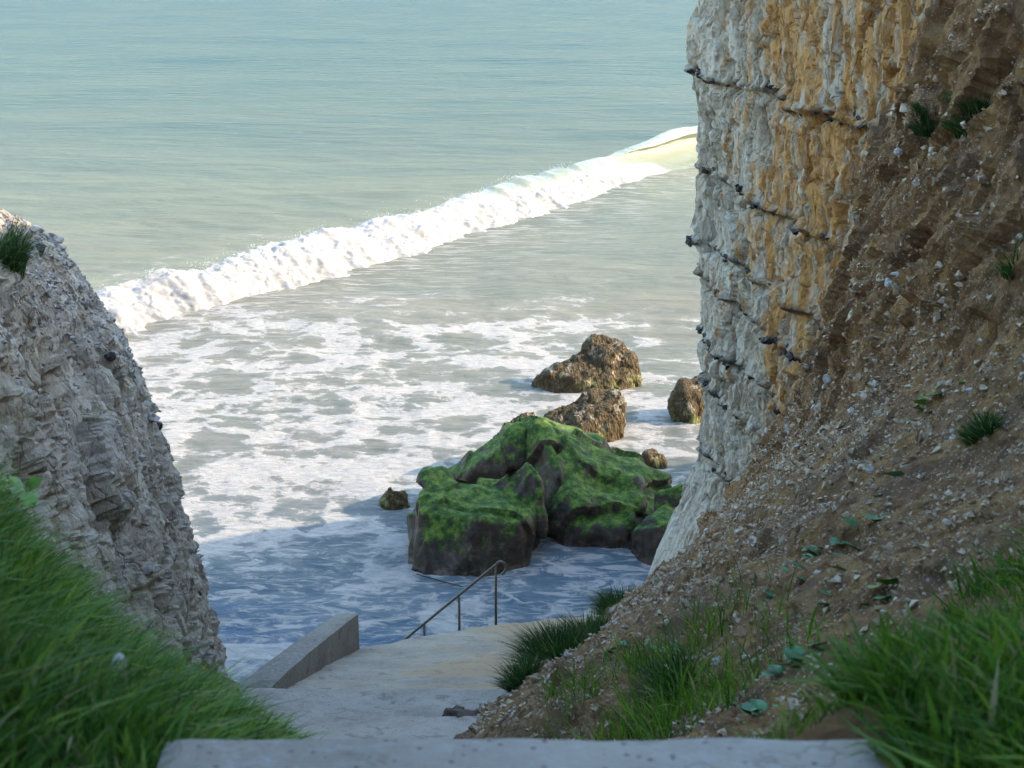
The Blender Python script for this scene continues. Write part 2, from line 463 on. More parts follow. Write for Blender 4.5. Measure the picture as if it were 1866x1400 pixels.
BOULDERS = {}   # filled below; footprints used for foam round the rocks
FOOT = [(-.75, 27.8, 1.45, 1.2), (1.6, 29.6, 2.1, 1.7), (-.3, 31, 1.2, 1.0), (2.95, 27.9, .75, .9), (1.7, 34.8, 1.1, .9),
        (1.9, 39.2, 1.7, 1.0), (4.5, 36.2, .8, .8), (-2.5, 30.2, .5, .4), (3.2, 32.6, .4, .35)]

def polyline_d(x, y, pts):
    d = np.full(x.shape, 1e9)
    for (ax, ay), (bx, by) in zip(pts[:-1], pts[1:]):
        vx, vy = bx - ax, by - ay
        t = np.clip(((x - ax) * vx + (y - ay) * vy) / (vx * vx + vy * vy), 0, 1)
        d = np.minimum(d, np.hypot(x - ax - t * vx, y - ay - t * vy))
    return d

def build_sea():
    dep = np.concatenate([np.linspace(R(36), R(2.6), 570), np.geomspace(R(2.45), R(.03), 26)])
    ys = CAM_Z / np.tan(dep)
    u = np.linspace(-1, 1, 430)
    tx = .24 * u + .62 * u**3 + 1.0 * u**9
    Y = ys[:, None] * np.ones_like(tx)[None]
    X = ys[:, None] * tx[None, :]
    fl = np.stack([X, Y, np.zeros_like(X)], -1)
    dy = np.gradient(ys)[:, None] * np.ones_like(X)
    z = np.zeros_like(X)
    wob = fbm(fl * .05, 3, 3)
    for lam, amp, sd in ((.55, .020, 1), (1.1, .040, 2), (2.3, .060, 4), (5.0, .085, 5), (11, .11, 6)):
        fade = np.clip(1.6 - 2.6 * np.abs(dy) / lam, 0, 1)
        q = fl * np.array([.55, 1.0, 0]) / lam * 1.0
        q[..., 2] = wob * .3
        z += amp * fade * (1 - 2.4 * np.abs(perlin(q, sd)) if lam < 3 else 2 * perlin(q, sd))
    z -= .03
    # calmer right in front of the sea stairs, swell trough before the breaker
    dfront = (toe_y(X) - Y) * .55
    z *= .55 + .45 * sstep(24, 34, Y)
    # foam amount
    foam = .72 * sstep(58, 42, Y + .30 * (X + 4) + 3 * fbm(fl * .12, 3, 8))
    foam = np.maximum(foam, .26 * sstep(66, 46, Y + .3 * X))
    shade_line = 28.5 + .437 * (X + 6.2)
    near = sstep(.6, -1.6, Y - shade_line)
    foam = lerp(foam, .60 + .10 * fbm(fl * .3, 3, 21), near)
    foam = np.where(Y < 24, lerp(foam, .52, sstep(25, 22, Y)), foam)
    for fx, fy, rx, ry in FOOT:
        r = np.hypot((X - fx) / rx, (Y - fy) / ry)
        foam = np.maximum(foam, .86 * sstep(1.55, 1.0, r) * (.8 + .5 * fbm(fl * .9, 2, 31)))
    # right-hand corner by the cliff foot and lee pool behind the green rocks are clearer water
    lee = sstep(1.0, .5, np.hypot((X - 1.6) / 1.5, (Y - 27.3) / .85))
    foam *= 1 - .55 * lee
    streak = np.exp(-np.clip(dfront, 0, 99) / 3.2) * sstep(-1.0, .4, dfront) * .9
    streak = np.maximum(streak, .35 * sstep(9.5, 2, dfront) * sstep(-.5, .5, dfront))
    churn = sstep(9, 1.5, -dfront) * sstep(-.5, .8, -dfront) * sstep(4, -8, X) * .8
    churn = np.maximum(churn, .9 * sstep(3, 8, X) * sstep(7, 1, np.abs(dfront)))
    ln = np.exp(-(polyline_d(X + .25 * fbm(fl * 1.4, 3, 90), Y + .25 * fbm(fl * 1.4, 3, 91), [(-.35, 26.0), (.2, 25.55), (1.0, 25.35), (1.7, 25.5), (2.1, 25.0), (2.8, 25.2)]) / .055) ** 2)
    ln = np.maximum(ln, .9 * np.exp(-(polyline_d(X + .25 * fbm(fl * 1.4, 3, 90), Y + .25 * fbm(fl * 1.4, 3, 91), [(.7, 27.4), (.95, 26.7), (1.6, 26.6), (2.6, 26.3)]) / .06) ** 2))
    ln = np.maximum(ln, np.exp(-(polyline_d(X, Y, [(-3.8, 22.6), (-3.0, 22.3), (-2.3, 22.5), (-1.5, 22.3)]) / .07) ** 2))
    z += .05 * ln + .04 * np.clip(foam, 0, 1) * fbm(fl * 1.3, 3, 41)
    P = np.stack([X, Y, z], -1)
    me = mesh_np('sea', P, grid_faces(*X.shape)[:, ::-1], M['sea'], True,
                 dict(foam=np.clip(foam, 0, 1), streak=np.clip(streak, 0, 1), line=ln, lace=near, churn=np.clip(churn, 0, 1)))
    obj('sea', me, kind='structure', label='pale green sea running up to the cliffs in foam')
build_sea()

def resample(pts, n):
    pts = np.asarray(pts, float)
    d = np.concatenate([[0], np.cumsum(np.hypot(*np.diff(pts, axis=0).T))])
    for _ in range(1):
        t = d[-1] * np.interp(np.linspace(0, 1, n), [0, .85, 1], [0, .70, 1])
        return np.stack([crv(t, d, pts[:, 0]), crv(t, d, pts[:, 1])], -1)

def build_wave():
    NS, NT = 1000, 125
    xs = np.linspace(-19, 16, NS); ys = toe_y(xs)
    tan = np.stack([np.gradient(xs), np.gradient(ys)], -1); tan /= np.linalg.norm(tan, axis=1, keepdims=True)
    nrm = np.stack([-tan[:, 1], tan[:, 0]], -1)          # offshore
    broken = resample([(-.7, -.12), (-.35, .04), (-.05, .22), (.3, .50), (.75, .76), (1.2, .95), (1.6, 1.0), (2.0, .80), (2.5, .45), (3.0, .08), (3.4, -.16)], NT)
    curl = resample([(-2.0, -.12), (-.9, -.02), (.2, .08), (.85, .26), (1.2, .48), (1.28, .70), (1.12, .84), (.90, .84), (.82, .90), (1.05, 1.02), (1.5, 1.05), (2.0, .85), (2.6, .42), (3.1, .08), (3.5, -.16)], NT)
    b = sstep(3.5, 9.5, xs)[:, None]
    h = (1.06 + .26 * b[:, 0] + .07 * np.sin(xs * .8) + .16 * fbm(np.stack([xs * .35, xs * 0, xs * 0], -1), 3, 5))[:, None]
    L1 = np.stack([xs * .9, xs * 0 + 3.3, xs * 0], -1)
    h = h * (1 + (1 - b) * (.36 * fbm(L1 * .6, 3, 6) + .10 * fbm(L1 * 3.1, 2, 7))[:, None])
    D = broken[None, :, 0] * (1 - b) * (1.05 + .35 * fbm(L1 * .7, 3, 8))[:, None] + curl[None, :, 0] * b
    D = D - (1 - b) * (.55 * fbm(L1 * .8, 4, 12, .65))[:, None] * sstep(2.2, 0.0, broken[None, :, 0])
    Z = (broken[None, :, 1] * (1 - b) + curl[None, :, 1] * b) * h
    P = np.empty((NS, NT, 3))
    P[..., 0] = xs[:, None] + nrm[:, None, 0] * D
    P[..., 1] = ys[:, None] + nrm[:, None, 1] * D
    P[..., 2] = Z
    tt = np.linspace(0, 1, NT)[None, :] * np.ones((NS, 1))
    d = D
    foam = sstep(2.6, 1.9, d) * (1 - .45 * b) * np.ones_like(tt)
    cream = sstep(.45, 1.1, d) * sstep(-6, 3, xs)[:, None]
    foam = foam * (1 - .70 * cream)
    # the clean wall under the pitching lip
    hollow = b * sstep(.62, .9, b) * sstep(.80 * h, .70 * h, Z)
    foam = foam * (1 - hollow)
    lip = b * np.exp(-((d - 1.1) / .6) ** 2) * sstep(.78 * h, .88 * h, Z)
    foam = np.clip(np.maximum(foam, .75 * lip), 0, 1)
    n = grid_normals(P)
    if n[NS // 4, NT // 4, 2] < 0: n = -n
    puff = np.zeros_like(Z)
    for lam, amp, sd in ((1.9, .10, 6), (.9, .075, 1), (.42, .05, 2), (.2, .03, 3), (.1, .016, 4)):
        puff += amp * (3.2 * np.abs(perlin(P / lam, sd)) - .7)
    edge = sstep(0, .06, tt) * sstep(1, .9, tt)
    white = np.clip(foam, 0, 1) * (1 - .45 * cream) * edge * (1 - .8 * b)
    P = P + n * (puff * white)[..., None]
    P[..., 2] += .05 * edge * fbm(P * np.array([.5, .5, .5]), 3, 77)
    back = sstep(1.9, 2.8, d)
    e = bpy.data.objects.new('breaking_wave', None); COL.objects.link(e)
    e['label'] = 'long white breaking wave rolling in across the sea'; e['category'] = 'wave'
    cx, cy = -4.0, 55.5
    e.location = (cx, cy, 0)
    off = np.array([cx, cy, 0])
    me = mesh_np('wave_body', P - off, grid_faces(NS, NT), M['wave'], True, dict(foam=foam, back=back * np.ones_like(Z)))
    obj('wave_body', me, e)
    # spray thrown off the crest
    ci = np.argmax(P[..., 2], axis=1)
    k = 2600
    si = rng.integers(0, NS, k)
    keep = (xs[si] < 4) & (fbm(np.stack([xs[si] * .9, xs[si] * 0, xs[si] * 0], -1), 2, 9) > -.12)
    si = si[keep]; k = len(si)
    c = P[si, ci[si]] + np.stack([rng.normal(0, .16, k), rng.normal(0, .16, k), np.abs(rng.exponential(.10, k)) - .05], -1)
    s = rng.uniform(.004, .010, k) * np.exp(-(c[:, 2] - 1.6).clip(0) * .8)
    tet = np.array([[1, 1, 1], [1, -1, -1], [-1, 1, -1], [-1, -1, 1]], float)
    V = (c[:, None, :] + tet[None] * s[:, None, None]).reshape(-1, 3) - off
    F = (np.array([[0, 1, 2], [0, 3, 1], [0, 2, 3], [1, 3, 2]])[None] + 4 * np.arange(k)[:, None, None]).reshape(-1, 3)
    obj('spray', mesh_np('spray', V, F, M['fluff'], False), e, kind='stuff')
build_wave()

# ================================================================== RIGHT CLIFF
PLAN = np.array([(7.5, -22), (6.3, -6), (5.7, 5), (5.15, 11), (4.75, 14.5), (4.42, 16.8), (4.0, 19.2), (3.55, 22), (3.22, 24.4), (3.10, 25.3),
                 (3.22, 26.1), (3.75, 26.8), (5.2, 27.6), (9, 29.3), (18, 33.2), (45, 45)], float)
def plan_curve(n_in):
    d = np.concatenate([[0], np.cumsum(np.hypot(*np.diff(PLAN, axis=0).T))])
    i0 = np.interp(0, [0, 1], [d[4], d[4]]); i1 = d[12]
    t = np.concatenate([np.linspace(0, i0, 40)[:-1], np.linspace(i0, i1, n_in), np.linspace(i1, d[-1], 50)[1:]])
    # smooth parametric curve
    def cr(v):
        m = np.gradient(v, d)
        k = np.clip(np.searchsorted(d, t, side='right') - 1, 0, len(d) - 2)
        h = d[k + 1] - d[k]; x = (t - d[k]) / h
        return ((2*x**3-3*x**2+1)*v[k] + (x**3-2*x**2+x)*h*m[k] + (-2*x**3+3*x**2)*v[k+1] + (x**3-x**2)*h*m[k+1])
    return cr(PLAN[:, 0]), cr(PLAN[:, 1])

def shadow_top(x, y):
    z = (2.295 * (x + 6.2) - 5.25 * (y - 28.5)) / 3.65
    return np.minimum(np.maximum(z, 7.6), np.clip(13.8 + .14 * (16 - y), 13, 16))

BANDS = [9.6, 7.95, 6.85, 6.2, 5.2, 4.35, 3.1]
WALL = {}
def build_right_cliff():
    px, py = plan_curve(430)
    n = len(px)
    tx, ty = np.gradient(px), np.gradient(py)
    L = np.hypot(tx, ty); nx, ny = -ty / L, tx / L            # left of travel = gully side / sea side
    v = np.linspace(-1.2, 11.6, 440)
    top = shadow_top(px, py) + .25 * fbm(np.stack([px, py, px * 0], -1) * .4, 3, 3)
    top = np.where((py < 25.9) & (px < 8), np.maximum(top, 10.9), top)
    zc = np.minimum(top, 11.6)[:, None]
    Z = np.concatenate([-1.2 + (v[None] + 1.2) * (zc + 1.2) / 12.8, zc + np.linspace(0, 1, 12)[None, 1:] * (top[:, None] - zc + .05)], 1)
    X = px[:, None] * np.ones_like(Z); Y = py[:, None] * np.ones_like(Z)
    flare = .75 * sstep(3.0, -.6, Z) - .03 * (Z - 4).clip(0, 8) * -1
    off = flare
    base = np.stack([X, Y, Z], -1)
    # blocks and joints
    warp = np.stack([fbm(base * .8, 2, 11), fbm(base * .8, 2, 12), fbm(base * .8, 2, 13)], -1) * .5
    va, ja = facets((base + warp * .8) * np.array([1.2, 1.2, .60]), 5, .75)
    vb, jb = facets((base + warp * .5) * np.array([3.0, 3.0, 1.05]), 6, .8)
    vc, jc = facets((base + warp * .3) * np.array([7.5, 7.5, 2.4]), 7, .8)
    rid = ridged(base * np.array([3.2, 3.2, .7]), 4, 9)
    off = off - .27 * sstep(1.2, 3.2, Z) + .22 * fbm(base * np.array([.45, .45, .3]), 3, 1)
    off = off + .17 * va - .09 * sstep(.07, 0, ja)
    off = off + .115 * vb - .055 * sstep(.05, 0, jb)
    off = off + .06 * vc - .03 * sstep(.08, 0, jc) + .03 * rid + .03 * fbm(base * 9, 3, 21)
    smooth_low = sstep(2.6, 1.6, Z)
    off = lerp(off, flare + .14 * fbm(base * np.array([.9, .9, .4]), 4, 2) + .05 * va + .03 * vb + .02 * fbm(base * 8, 3, 4), smooth_low * .85)
    bandw = np.zeros_like(Z)
    for k, zb in enumerate(BANDS):
        zz = zb + .12 * fbm(np.stack([X * .8, Y * .8, X * 0 + k], -1), 3, 40 + k)
        dz = Z - zz
        off += .07 * np.exp(-(dz / .05) ** 2) - .10 * np.exp(-((dz + .12) / .07) ** 2)
        bandw += np.exp(-((dz + .03) / .065) ** 2) * sstep(-.1, .25, fbm(base * np.array([2.5, 2.5, 6]), 3, 60 + k) + .12)
    # bulge at the upper corner
    off += .22 * np.exp(-((Z - 9.9) / .8) ** 2) * np.exp(-((Y - 25.3) / 1.2) ** 2)
    fade = sstep(-20, 8, Y)
    P = base.copy()
    P[..., 0] += nx[:, None] * off; P[..., 1] += ny[:, None] * off
    P[..., 2] += .02 * fbm(base * 3, 2, 90)
    me = mesh_np('right_cliff', P, grid_faces(*Z.shape), M['chalk'], False, dict(block=.5 + .55 * vb + .5 * vc, seam=np.clip(bandw, 0, 1)))
    o = obj('right_cliff', me, kind='structure', label='tall white and ochre chalk cliff rising on the right')
    WALL['P'] = P; WALL['n'] = np.stack([nx, ny], -1)
    # clifftop above
    tops = P[:, -1, :]
    rows = [tops]
    for k, w in enumerate((.5, 1.5, 4, 10, 25, 60)):
        r = tops.copy(); r[:, 0] -= nx * w; r[:, 1] -= ny * w
        r[:, 2] = np.minimum(shadow_top(r[:, 0], r[:, 1]), tops[:, 2] + .35 * w ** .8) - .1
        r[:, 2] = np.maximum(r[:, 2], tops[:, 2] - .3)
        r[:, 2] = np.minimum(r[:, 2], 25.2)
        rows.append(r)
    G = np.stack(rows, 1)
    obj('clifftop', mesh_np('clifftop', G, grid_faces(G.shape[0], G.shape[1]), M['turf'], True), kind='structure')
    # flint nodules in the bands
    meshes = []
    for k in range(7):
        meshes.append(nodule_mesh('flint', 31 + k, M['flint'], .75, 2, True))
    cols = np.where((P[:, 200, 1] > 15.5) & (P[:, 200, 0] < 4.8))[0]
    cnt = 0
    weights = [1.0, .8, .75, 1.1, 1.2, 1.0, .55]
    for k, zb in enumerate(BANDS):
        m = int(12 * weights[k])
        for j in range(m):
            i0 = int(cols[rng.integers(0, len(cols))])
            for q in range(int(rng.integers(3, 8))):
                i = int(np.clip(i0 + rng.normal(0, 12), cols[0], cols[-1]))
                zz = zb + .12 * float(fbm(np.array([[PLANX[0][i] * .8, PLANX[1][i] * .8, k]]), 3, 40 + k)[0]) - .04 + rng.normal(0, .05)
                jz = int(np.argmin(np.abs(P[i, :440, 2] - zz)))
                c = P[i, jz]
                s = rng.choice([.02, .028, .036, .046, .06])
                f = bpy.data.objects.new('flint', meshes[rng.integers(0, 7)]); COL.objects.link(f); f.parent = o
                f.location = (c[0] - nx[i] * .004, c[1] - ny[i] * .004, c[2])
                f.scale = (s, s * rng.uniform(1.2, 2.4), s * rng.uniform(.5, .9))
                f.rotation_euler = (rng.uniform(-.3, .3), rng.uniform(-.5, .5), rng.uniform(-.4, .4))
                cnt += 1
    return o

def ico(sub=1):
    import bmesh
    bm = bmesh.new(); bmesh.ops.create_icosphere(bm, subdivisions=sub, radius=1.0)
    V = np.array([v.co[:] for v in bm.verts]); F = np.array([[v.index for v in f.verts] for f in bm.faces])
    bm.free(); return V, F
ICO1 = ico(1); ICO2 = ico(2); ICO3 = ico(3)

def nodule_mesh(name, seed, mat, amp=.4, sub=2, flat=False):
    V, F = ICO2 if sub == 2 else (ICO3 if sub == 3 else ICO1)
    d = 1 + amp * fbm(V * 1.3 + seed * 3.1, 3, seed) * 1.6
    return mesh_np(name, V * d[:, None], F, mat, not flat)

PLANX = plan_curve(430)
build_right_cliff()

# ================================================================== RIGHT SLOPE (earth and rubble)
YC = [-22, -4, 0, 2.9, 4.5, 7, 9, 11, 13, 15, 16.5, 18, 19.5, 21, 23, 25, 26.4, 27.6]
XF = [1.3, 1.0, .86, .84, .80, .45, .05, -.20, .18, .74, .95, 1.2, 1.5, 1.68, 1.85, 2.40, 2.9, 3.3]
ZF = [13, 10.6, 10.3, 10.15, 8.95, 7.6, 6.7, 5.55, 4.85, 4.1, 3.55, 3.0, 2.3, 1.55, .75, .10, -.35, -.7]
XB = [3.9, 3.2, 2.9, 2.7, 2.8, 3.1, 3.3, 3.42, 3.5, 3.55, 3.52, 3.5, 3.3, 3.05, 2.95, 3.0, 3.2, 3.5]
ZB = [16, 12.6, 11.3, 10.6, 10.2, 9.75, 9.2, 8.7, 7.9, 7.05, 6.35, 5.5, 4.4, 3.15, 1.6, .45, -.1, -.6]
XT = [7.9, 6.8, 6.4, 6.2, 6.05, 5.8, 5.6, 5.4, 5.15, 4.9, 4.74, 4.5, 4.3, 3.95, 3.5, 3.4, 3.5, 3.8]
ZT = [24, 20, 19, 18, 17.5, 16.5, 15.6, 14.6, 13.3, 12.2, 11.0, 8.0, 6.0, 4.0, 2.1, .6, 0, -.5]
def path_z(y):
    return np.interp(y, [-30, -4, 2.87, 10.5, 13.3, 17.4, 21.2], [14, 10.6, 10.35, 5.95, 4.75, 3.2, 1.83])

SLOPE = {}
def build_right_slope():
    ys = np.concatenate([np.linspace(-22, 2, 40)[:-1], np.linspace(2, 27.4, 640)])
    c = [crv(ys, YC, a) for a in (XF, ZF, XB, ZB, XT, ZT)]
    xf, zf, xb, zb, xt, zt = c
    nv = 300
    t = np.linspace(0, 1, nv)
    # cross-section knots
    K = [(xf - .45, zf - .55), (xf, zf), (lerp(xf, xb, .5), lerp(zf, zb, .46)), (xb, zb),
         (lerp(xb, xt, .40), lerp(zb, zt, .38)), (xt, zt), (xt + 1.2, zt + .35)]
    tk = np.array([0, .07, .30, .55, .74, .96, 1.0])
    X = np.stack([crv(t, tk, [k[0][i] for k in K]) for i in range(len(ys))])
    Z = np.stack([crv(t, tk, [k[1][i] for k in K]) for i in range(len(ys))])
    P = np.stack([X, ys[:, None] * np.ones_like(X), Z], -1)
    n = grid_normals(P)
    if n[300, 150, 2] < 0: n = -n
    # rills running down and seaward
    ca, sa = math.cos(R(38)), math.sin(R(38))
    Q = np.stack([P[..., 0], P[..., 1] * ca + P[..., 2] * sa, -P[..., 1] * sa + P[..., 2] * ca], -1)
    steep = sstep(.52, .66, t)[None, :] * np.ones_like(X)
    d = .16 * fbm(P * .5, 3, 3) * sstep(3, 9, P[..., 1])
    d += (.25 + .75 * steep) * (.17 * ridged(Q * np.array([1.3, 1.6, .38]), 4, 5) + .05 * ridged(Q * np.array([4, 4.5, 1.1]), 3, 6))
    va, ja = facets(Q * np.array([2.2, 2.4, 1.0]), 8, .8)
    vb, jb = facets(Q * np.array([5.5, 6, 2.4]), 18, .8)
    d += (.25 + .75 * steep) * (.17 * va + .09 * vb)
    d += (1 - steep) * (.05 * fbm(P * 2.2, 4, 7) + .07 * ridged(Q * np.array([.8, 1.0, .30]), 3, 15))
    d += .020 * fbm(P * 11, 3, 9)
    # two slip channels low on the rubble
    for y0, x0, y1, x1, w in ((8.0, 2.1, 12.5, 1.5, .10), (10.0, 2.6, 15, 1.7, .14)):
        dd = polyline_d(P[..., 0], P[..., 1], [(x0, y0), (x1, y1)])
        d -= .13 * np.exp(-(dd / w) ** 2)
    d *= sstep(0, .05, t)[None, :]
    P = P + n * d[..., None]
    me = mesh_np('earth_slope', P, grid_faces(*X.shape), M['earth'], False)
    o = obj('earth_slope', me, kind='structure', label='steep brown slope of earth and chalk rubble on the right')
    SLOPE.update(P=P, n=grid_normals(P), ys=ys, t=t, obj=o, steep=steep)
    if SLOPE['n'][300, 150, 2] < 0: SLOPE['n'] = -SLOPE['n']
build_right_slope()

def scatter_mesh(name, pts, nrm, size, mat, squash=(.45, 1.0)):
    """many small stones, one mesh"""
    base = np.array([[1, 0, 0], [-1, 0, 0], [0, 1, 0], [0, -1, 0], [0, 0, 1], [0, 0, -1]], float)
    F0 = np.array([[0, 2, 4], [2, 1, 4], [1, 3, 4], [3, 0, 4], [2, 0, 5], [1, 2, 5], [3, 1, 5], [0, 3, 5]])
    k = len(pts)
    jit = base[None] * rng.uniform(.55, 1.15, (k, 6, 3)) + rng.normal(0, .22, (k, 6, 3))
    sc = np.stack([size, size * rng.uniform(.6, 1.1, k), size * rng.uniform(*squash, k)], -1)
    jit = jit * sc[:, None, :]
    # random rotation about random axis
    q = rng.normal(size=(k, 4)); q[:, 1:3] *= .35; q /= np.linalg.norm(q, axis=1, keepdims=True)
    w, x, y, z = q.T
    Rm = np.stack([np.stack([1-2*(y*y+z*z), 2*(x*y-z*w), 2*(x*z+y*w)], -1), np.stack([2*(x*y+z*w), 1-2*(x*x+z*z), 2*(y*z-x*w)], -1),
                   np.stack([2*(x*z-y*w), 2*(y*z+x*w), 1-2*(x*x+y*y)], -1)], 1)
    V = np.einsum('kij,kvj->kvi', Rm, jit) + pts[:, None, :] + nrm[:, None, :] * (size * .1)[:, None, None]
    F = (F0[None] + 6 * np.arange(k)[:, None, None]).reshape(-1, 3)
    return mesh_np(name, V.reshape(-1, 3), F, mat, False)

def build_rubble():
    P, n, ys, t = SLOPE['P'], SLOPE['n'], SLOPE['ys'], SLOPE['t']
    i = np.where(ys > 3.0)[0]
    K = 95000
    ii = rng.integers(i[0], i[-1], K); jj = rng.integers(22, 255, K)
    p = P[ii, jj]
    dens = np.where(t[jj] < .56, .95, .50) * (.55 + .75 * sstep(-.2, .2, fbm(p * np.array([.9, .9, .9]), 4, 51)))
    keep = (rng.random(K) < dens) & ~((p[:, 1] < 5.9) & ((p[:, 0] - .80) > np.clip(p[:, 1] - 4.2, 0, 9) * .48 - .05))
    ii, jj = ii[keep], jj[keep]; p = P[ii, jj] + rng.normal(0, .02, (len(ii), 3)) * np.array([.4, 1, .4])
    s = np.clip(rng.lognormal(math.log(.0155), .6, len(ii)), .005, .08) * np.clip(p[:, 1] / 13, .55, 1)
    o = SLOPE['obj']
    obj('rubble', mesh_np('x', np.zeros((3, 3)), np.array([[0, 1, 2]])), o)
    r = [c for c in o.children][-1]
    r.data = scatter_mesh('rubble', p, n[ii, jj], s, M['crumb']); r['kind'] = 'stuff'
    ms = [nodule_mesh('stone', 60 + k, M['block'], .5, 2, True) for k in range(7)]
    for k in range(240):
        a = rng.integers(i[0] + 60, i[-1]); b = rng.integers(24, 262)
        if t[b] < .55 and rng.random() < .35: continue
        c = P[a, b]; sz = rng.uniform(.022, .055) * (1.7 if rng.random() < .10 else 1) * min(1, float(c[1]) / 14)
        q = bpy.data.objects.new('stone', ms[rng.integers(0, 7)]); COL.objects.link(q); q.parent = o
        q.location = c; q.scale = (sz, sz * rng.uniform(.9, 1.7), sz * rng.uniform(.5, .9))
        q.rotation_euler = (rng.uniform(-.6, .6), rng.uniform(-.6, .6), rng.uniform(0, 6.28))
build_rubble()

# ================================================================== LEFT CLIFF
LS = [0, 1, 2, 3, 4, 5, 6, 7, 8, 9, 10, 11]
LF = np.array([(-4.5, -8, 10), (-3.4, 2, 8.0), (-2.95, 8, 5.6), (-2.85, 12, 3.8), (-2.9, 14, 2.2), (-3.15, 16, .6), (-3.55, 17.8, -.8),
               (-4.1, 18.9, -.9), (-5.2, 19.7, -.9), (-8, 20.6, -.9), (-16, 22.5, -.9), (-50, 28, -.9)], float)
LM = np.array([(-5.4, -8, 13), (-4.2, 2, 10.6), (-3.55, 8, 8.6), (-3.35, 12, 7.0), (-3.42, 14, 6.0), (-3.72, 16, 5.0), (-4.12, 17.7, 4.4),
               (-4.75, 18.5, 4.3), (-5.8, 19.2, 4.3), (-8.5, 20.0, 4.5), (-16, 21.8, 6), (-50, 27, 8)], float)
LC = np.array([(-7.0, -8, 16), (-5.6, 2, 12.8), (-5.05, 8, 11.0), (-4.75, 12, 10.1), (-4.72, 14, 9.4), (-4.80, 16, 8.6), (-5.05, 17.2, 7.7),
               (-5.7, 17.7, 7.3), (-6.9, 18.2, 7.5), (-9.5, 19, 8.4), (-17, 20.5, 10), (-50, 25, 14)], float)
LT = np.array([(-20, -8, 16.4), (-18, 2, 13.4), (-18, 6, 11.8), (-17, 8, 10.6), (-17, 9, 10.2), (-17, 10, 9.8), (-17, 11, 9.3),
               (-17, 12, 9.2), (-18, 13, 9.3), (-20, 14, 9.8), (-26, 15, 11), (-55, 16, 14)], float)
LEFT = {}
def build_left_cliff():
    s = np.concatenate([np.linspace(0, 1.2, 20)[:-1], np.linspace(1.2, 9, 380), np.linspace(9, 11, 30)[1:]])
    g = lambda A: np.stack([crv(s, LS, A[:, k]) for k in range(3)], -1)
    f, m, c, l = g(LF), g(LM), g(LC), g(LT)
    t = np.concatenate([np.linspace(0, 2.35, 270), np.linspace(2.35, 3, 24)[1:]])
    shoulder = lerp(c, l, .12); shoulder[:, 2] = c[:, 2] + (l[:, 2] - c[:, 2]) * .16
    tk = [0, .95, 1.9, 2.2, 3.0]
    n = len(s)
    P = np.stack([np.stack([crv(t, tk, [a[i, k] for a in (f, m, c, shoulder, l)]) for i in range(n)]) for k in range(3)], -1)
    nn = grid_normals(P)
    if nn[n // 3, 100, 0] < 0: nn = -nn
    dn = np.array([.45, .25, 1.0])
    warp = np.stack([fbm(P * .9, 2, 71), fbm(P * .9, 2, 72), fbm(P * .9, 2, 73)], -1) * .5
    A = (P + warp)
    # joints lean down to the right
    Q = np.stack([A[..., 0] + .35 * A[..., 2], A[..., 1] - .25 * A[..., 2], A[..., 2]], -1)
    va, ja = facets(Q * np.array([1.3, 1.3, .8]), 15, .8)
    vb, jb = facets(Q * np.array([4.0, 4.0, 2.5]), 16, .85)
    vc, jc = facets(Q * np.array([8, 8, 3.4]), 17, .85)
    upper = sstep(1.25, 1.85, t)[None, :] * np.ones(P.shape[:2])
    d = .30 * fbm(P * np.array([.5, .5, .35]), 3, 4)
    rock = .13 * va - .04 * sstep(.07, 0, ja) + .085 * vb - .03 * sstep(.07, 0, jb) + .04 * vc + .03 * ridged(Q * np.array([3, 3, .8]), 4, 19)
    h1, h2, hid = worley(P * 7.5, 25)
    grit = .05 * (hid - .5) + .06 * fbm(P * 3, 4, 26)
    d += lerp(rock, grit, upper) + .025 * fbm(P * 8, 3, 27)
    P = P + nn * d[..., None]
    o = obj('left_cliff', mesh_np('left_cliff', P, grid_faces(*P.shape[:2]), M['chalk_grey'], False, dict(block=.5 + .45 * vb + .35 * vc)), kind='structure',
            label='grey weathered chalk bluff rising on the left')
    nn2 = grid_normals(P)
    if nn2[n // 3, 100, 0] < 0: nn2 = -nn2
    LEFT.update(P=P, n=nn2)
    K = 26000
    ii = rng.integers(40, 365, K); jj = rng.integers(125, 285, K)
    tv = t[jj]; keep = rng.random(K) < np.where(tv > 1.35, .9, .2)
    ii, jj = ii[keep], jj[keep]
    sz = np.clip(rng.lognormal(math.log(.020), .45, len(ii)), .008, .07)
    obj('rubble', scatter_mesh('rubble', P[ii, jj], nn2[ii, jj], sz, M['crumb_grey']), o, kind='stuff')
    ms = [nodule_mesh('flint', 131 + k, M['flint'], .45) for k in range(4)]
    ms2 = [nodule_mesh('stone', 141 + k, M['crumb_grey'], .5, 2, True) for k in range(4)]
    for k in range(150):
        a = rng.integers(100, 320); b = rng.integers(50, 265)
        fl = perlin(np.array([[P[a, b, 1] * 1.1 + P[a, b, 2] * .15, P[a, b, 2] * .35, 4.2]]), 88)[0] > .12
        if not fl and rng.random() < .4: continue
        q = bpy.data.objects.new('flint' if fl else 'stone', (ms if fl else ms2)[rng.integers(0, 4)]); COL.objects.link(q); q.parent = o
        sz = rng.uniform(.03, .075)
        q.location = P[a, b]; q.scale = (sz, sz * rng.uniform(.9, 1.5), sz * rng.uniform(.6, 1.1))
        q.rotation_euler = (rng.uniform(-.5, .5), rng.uniform(-.5, .5), rng.uniform(0, 6.28))
build_left_cliff()

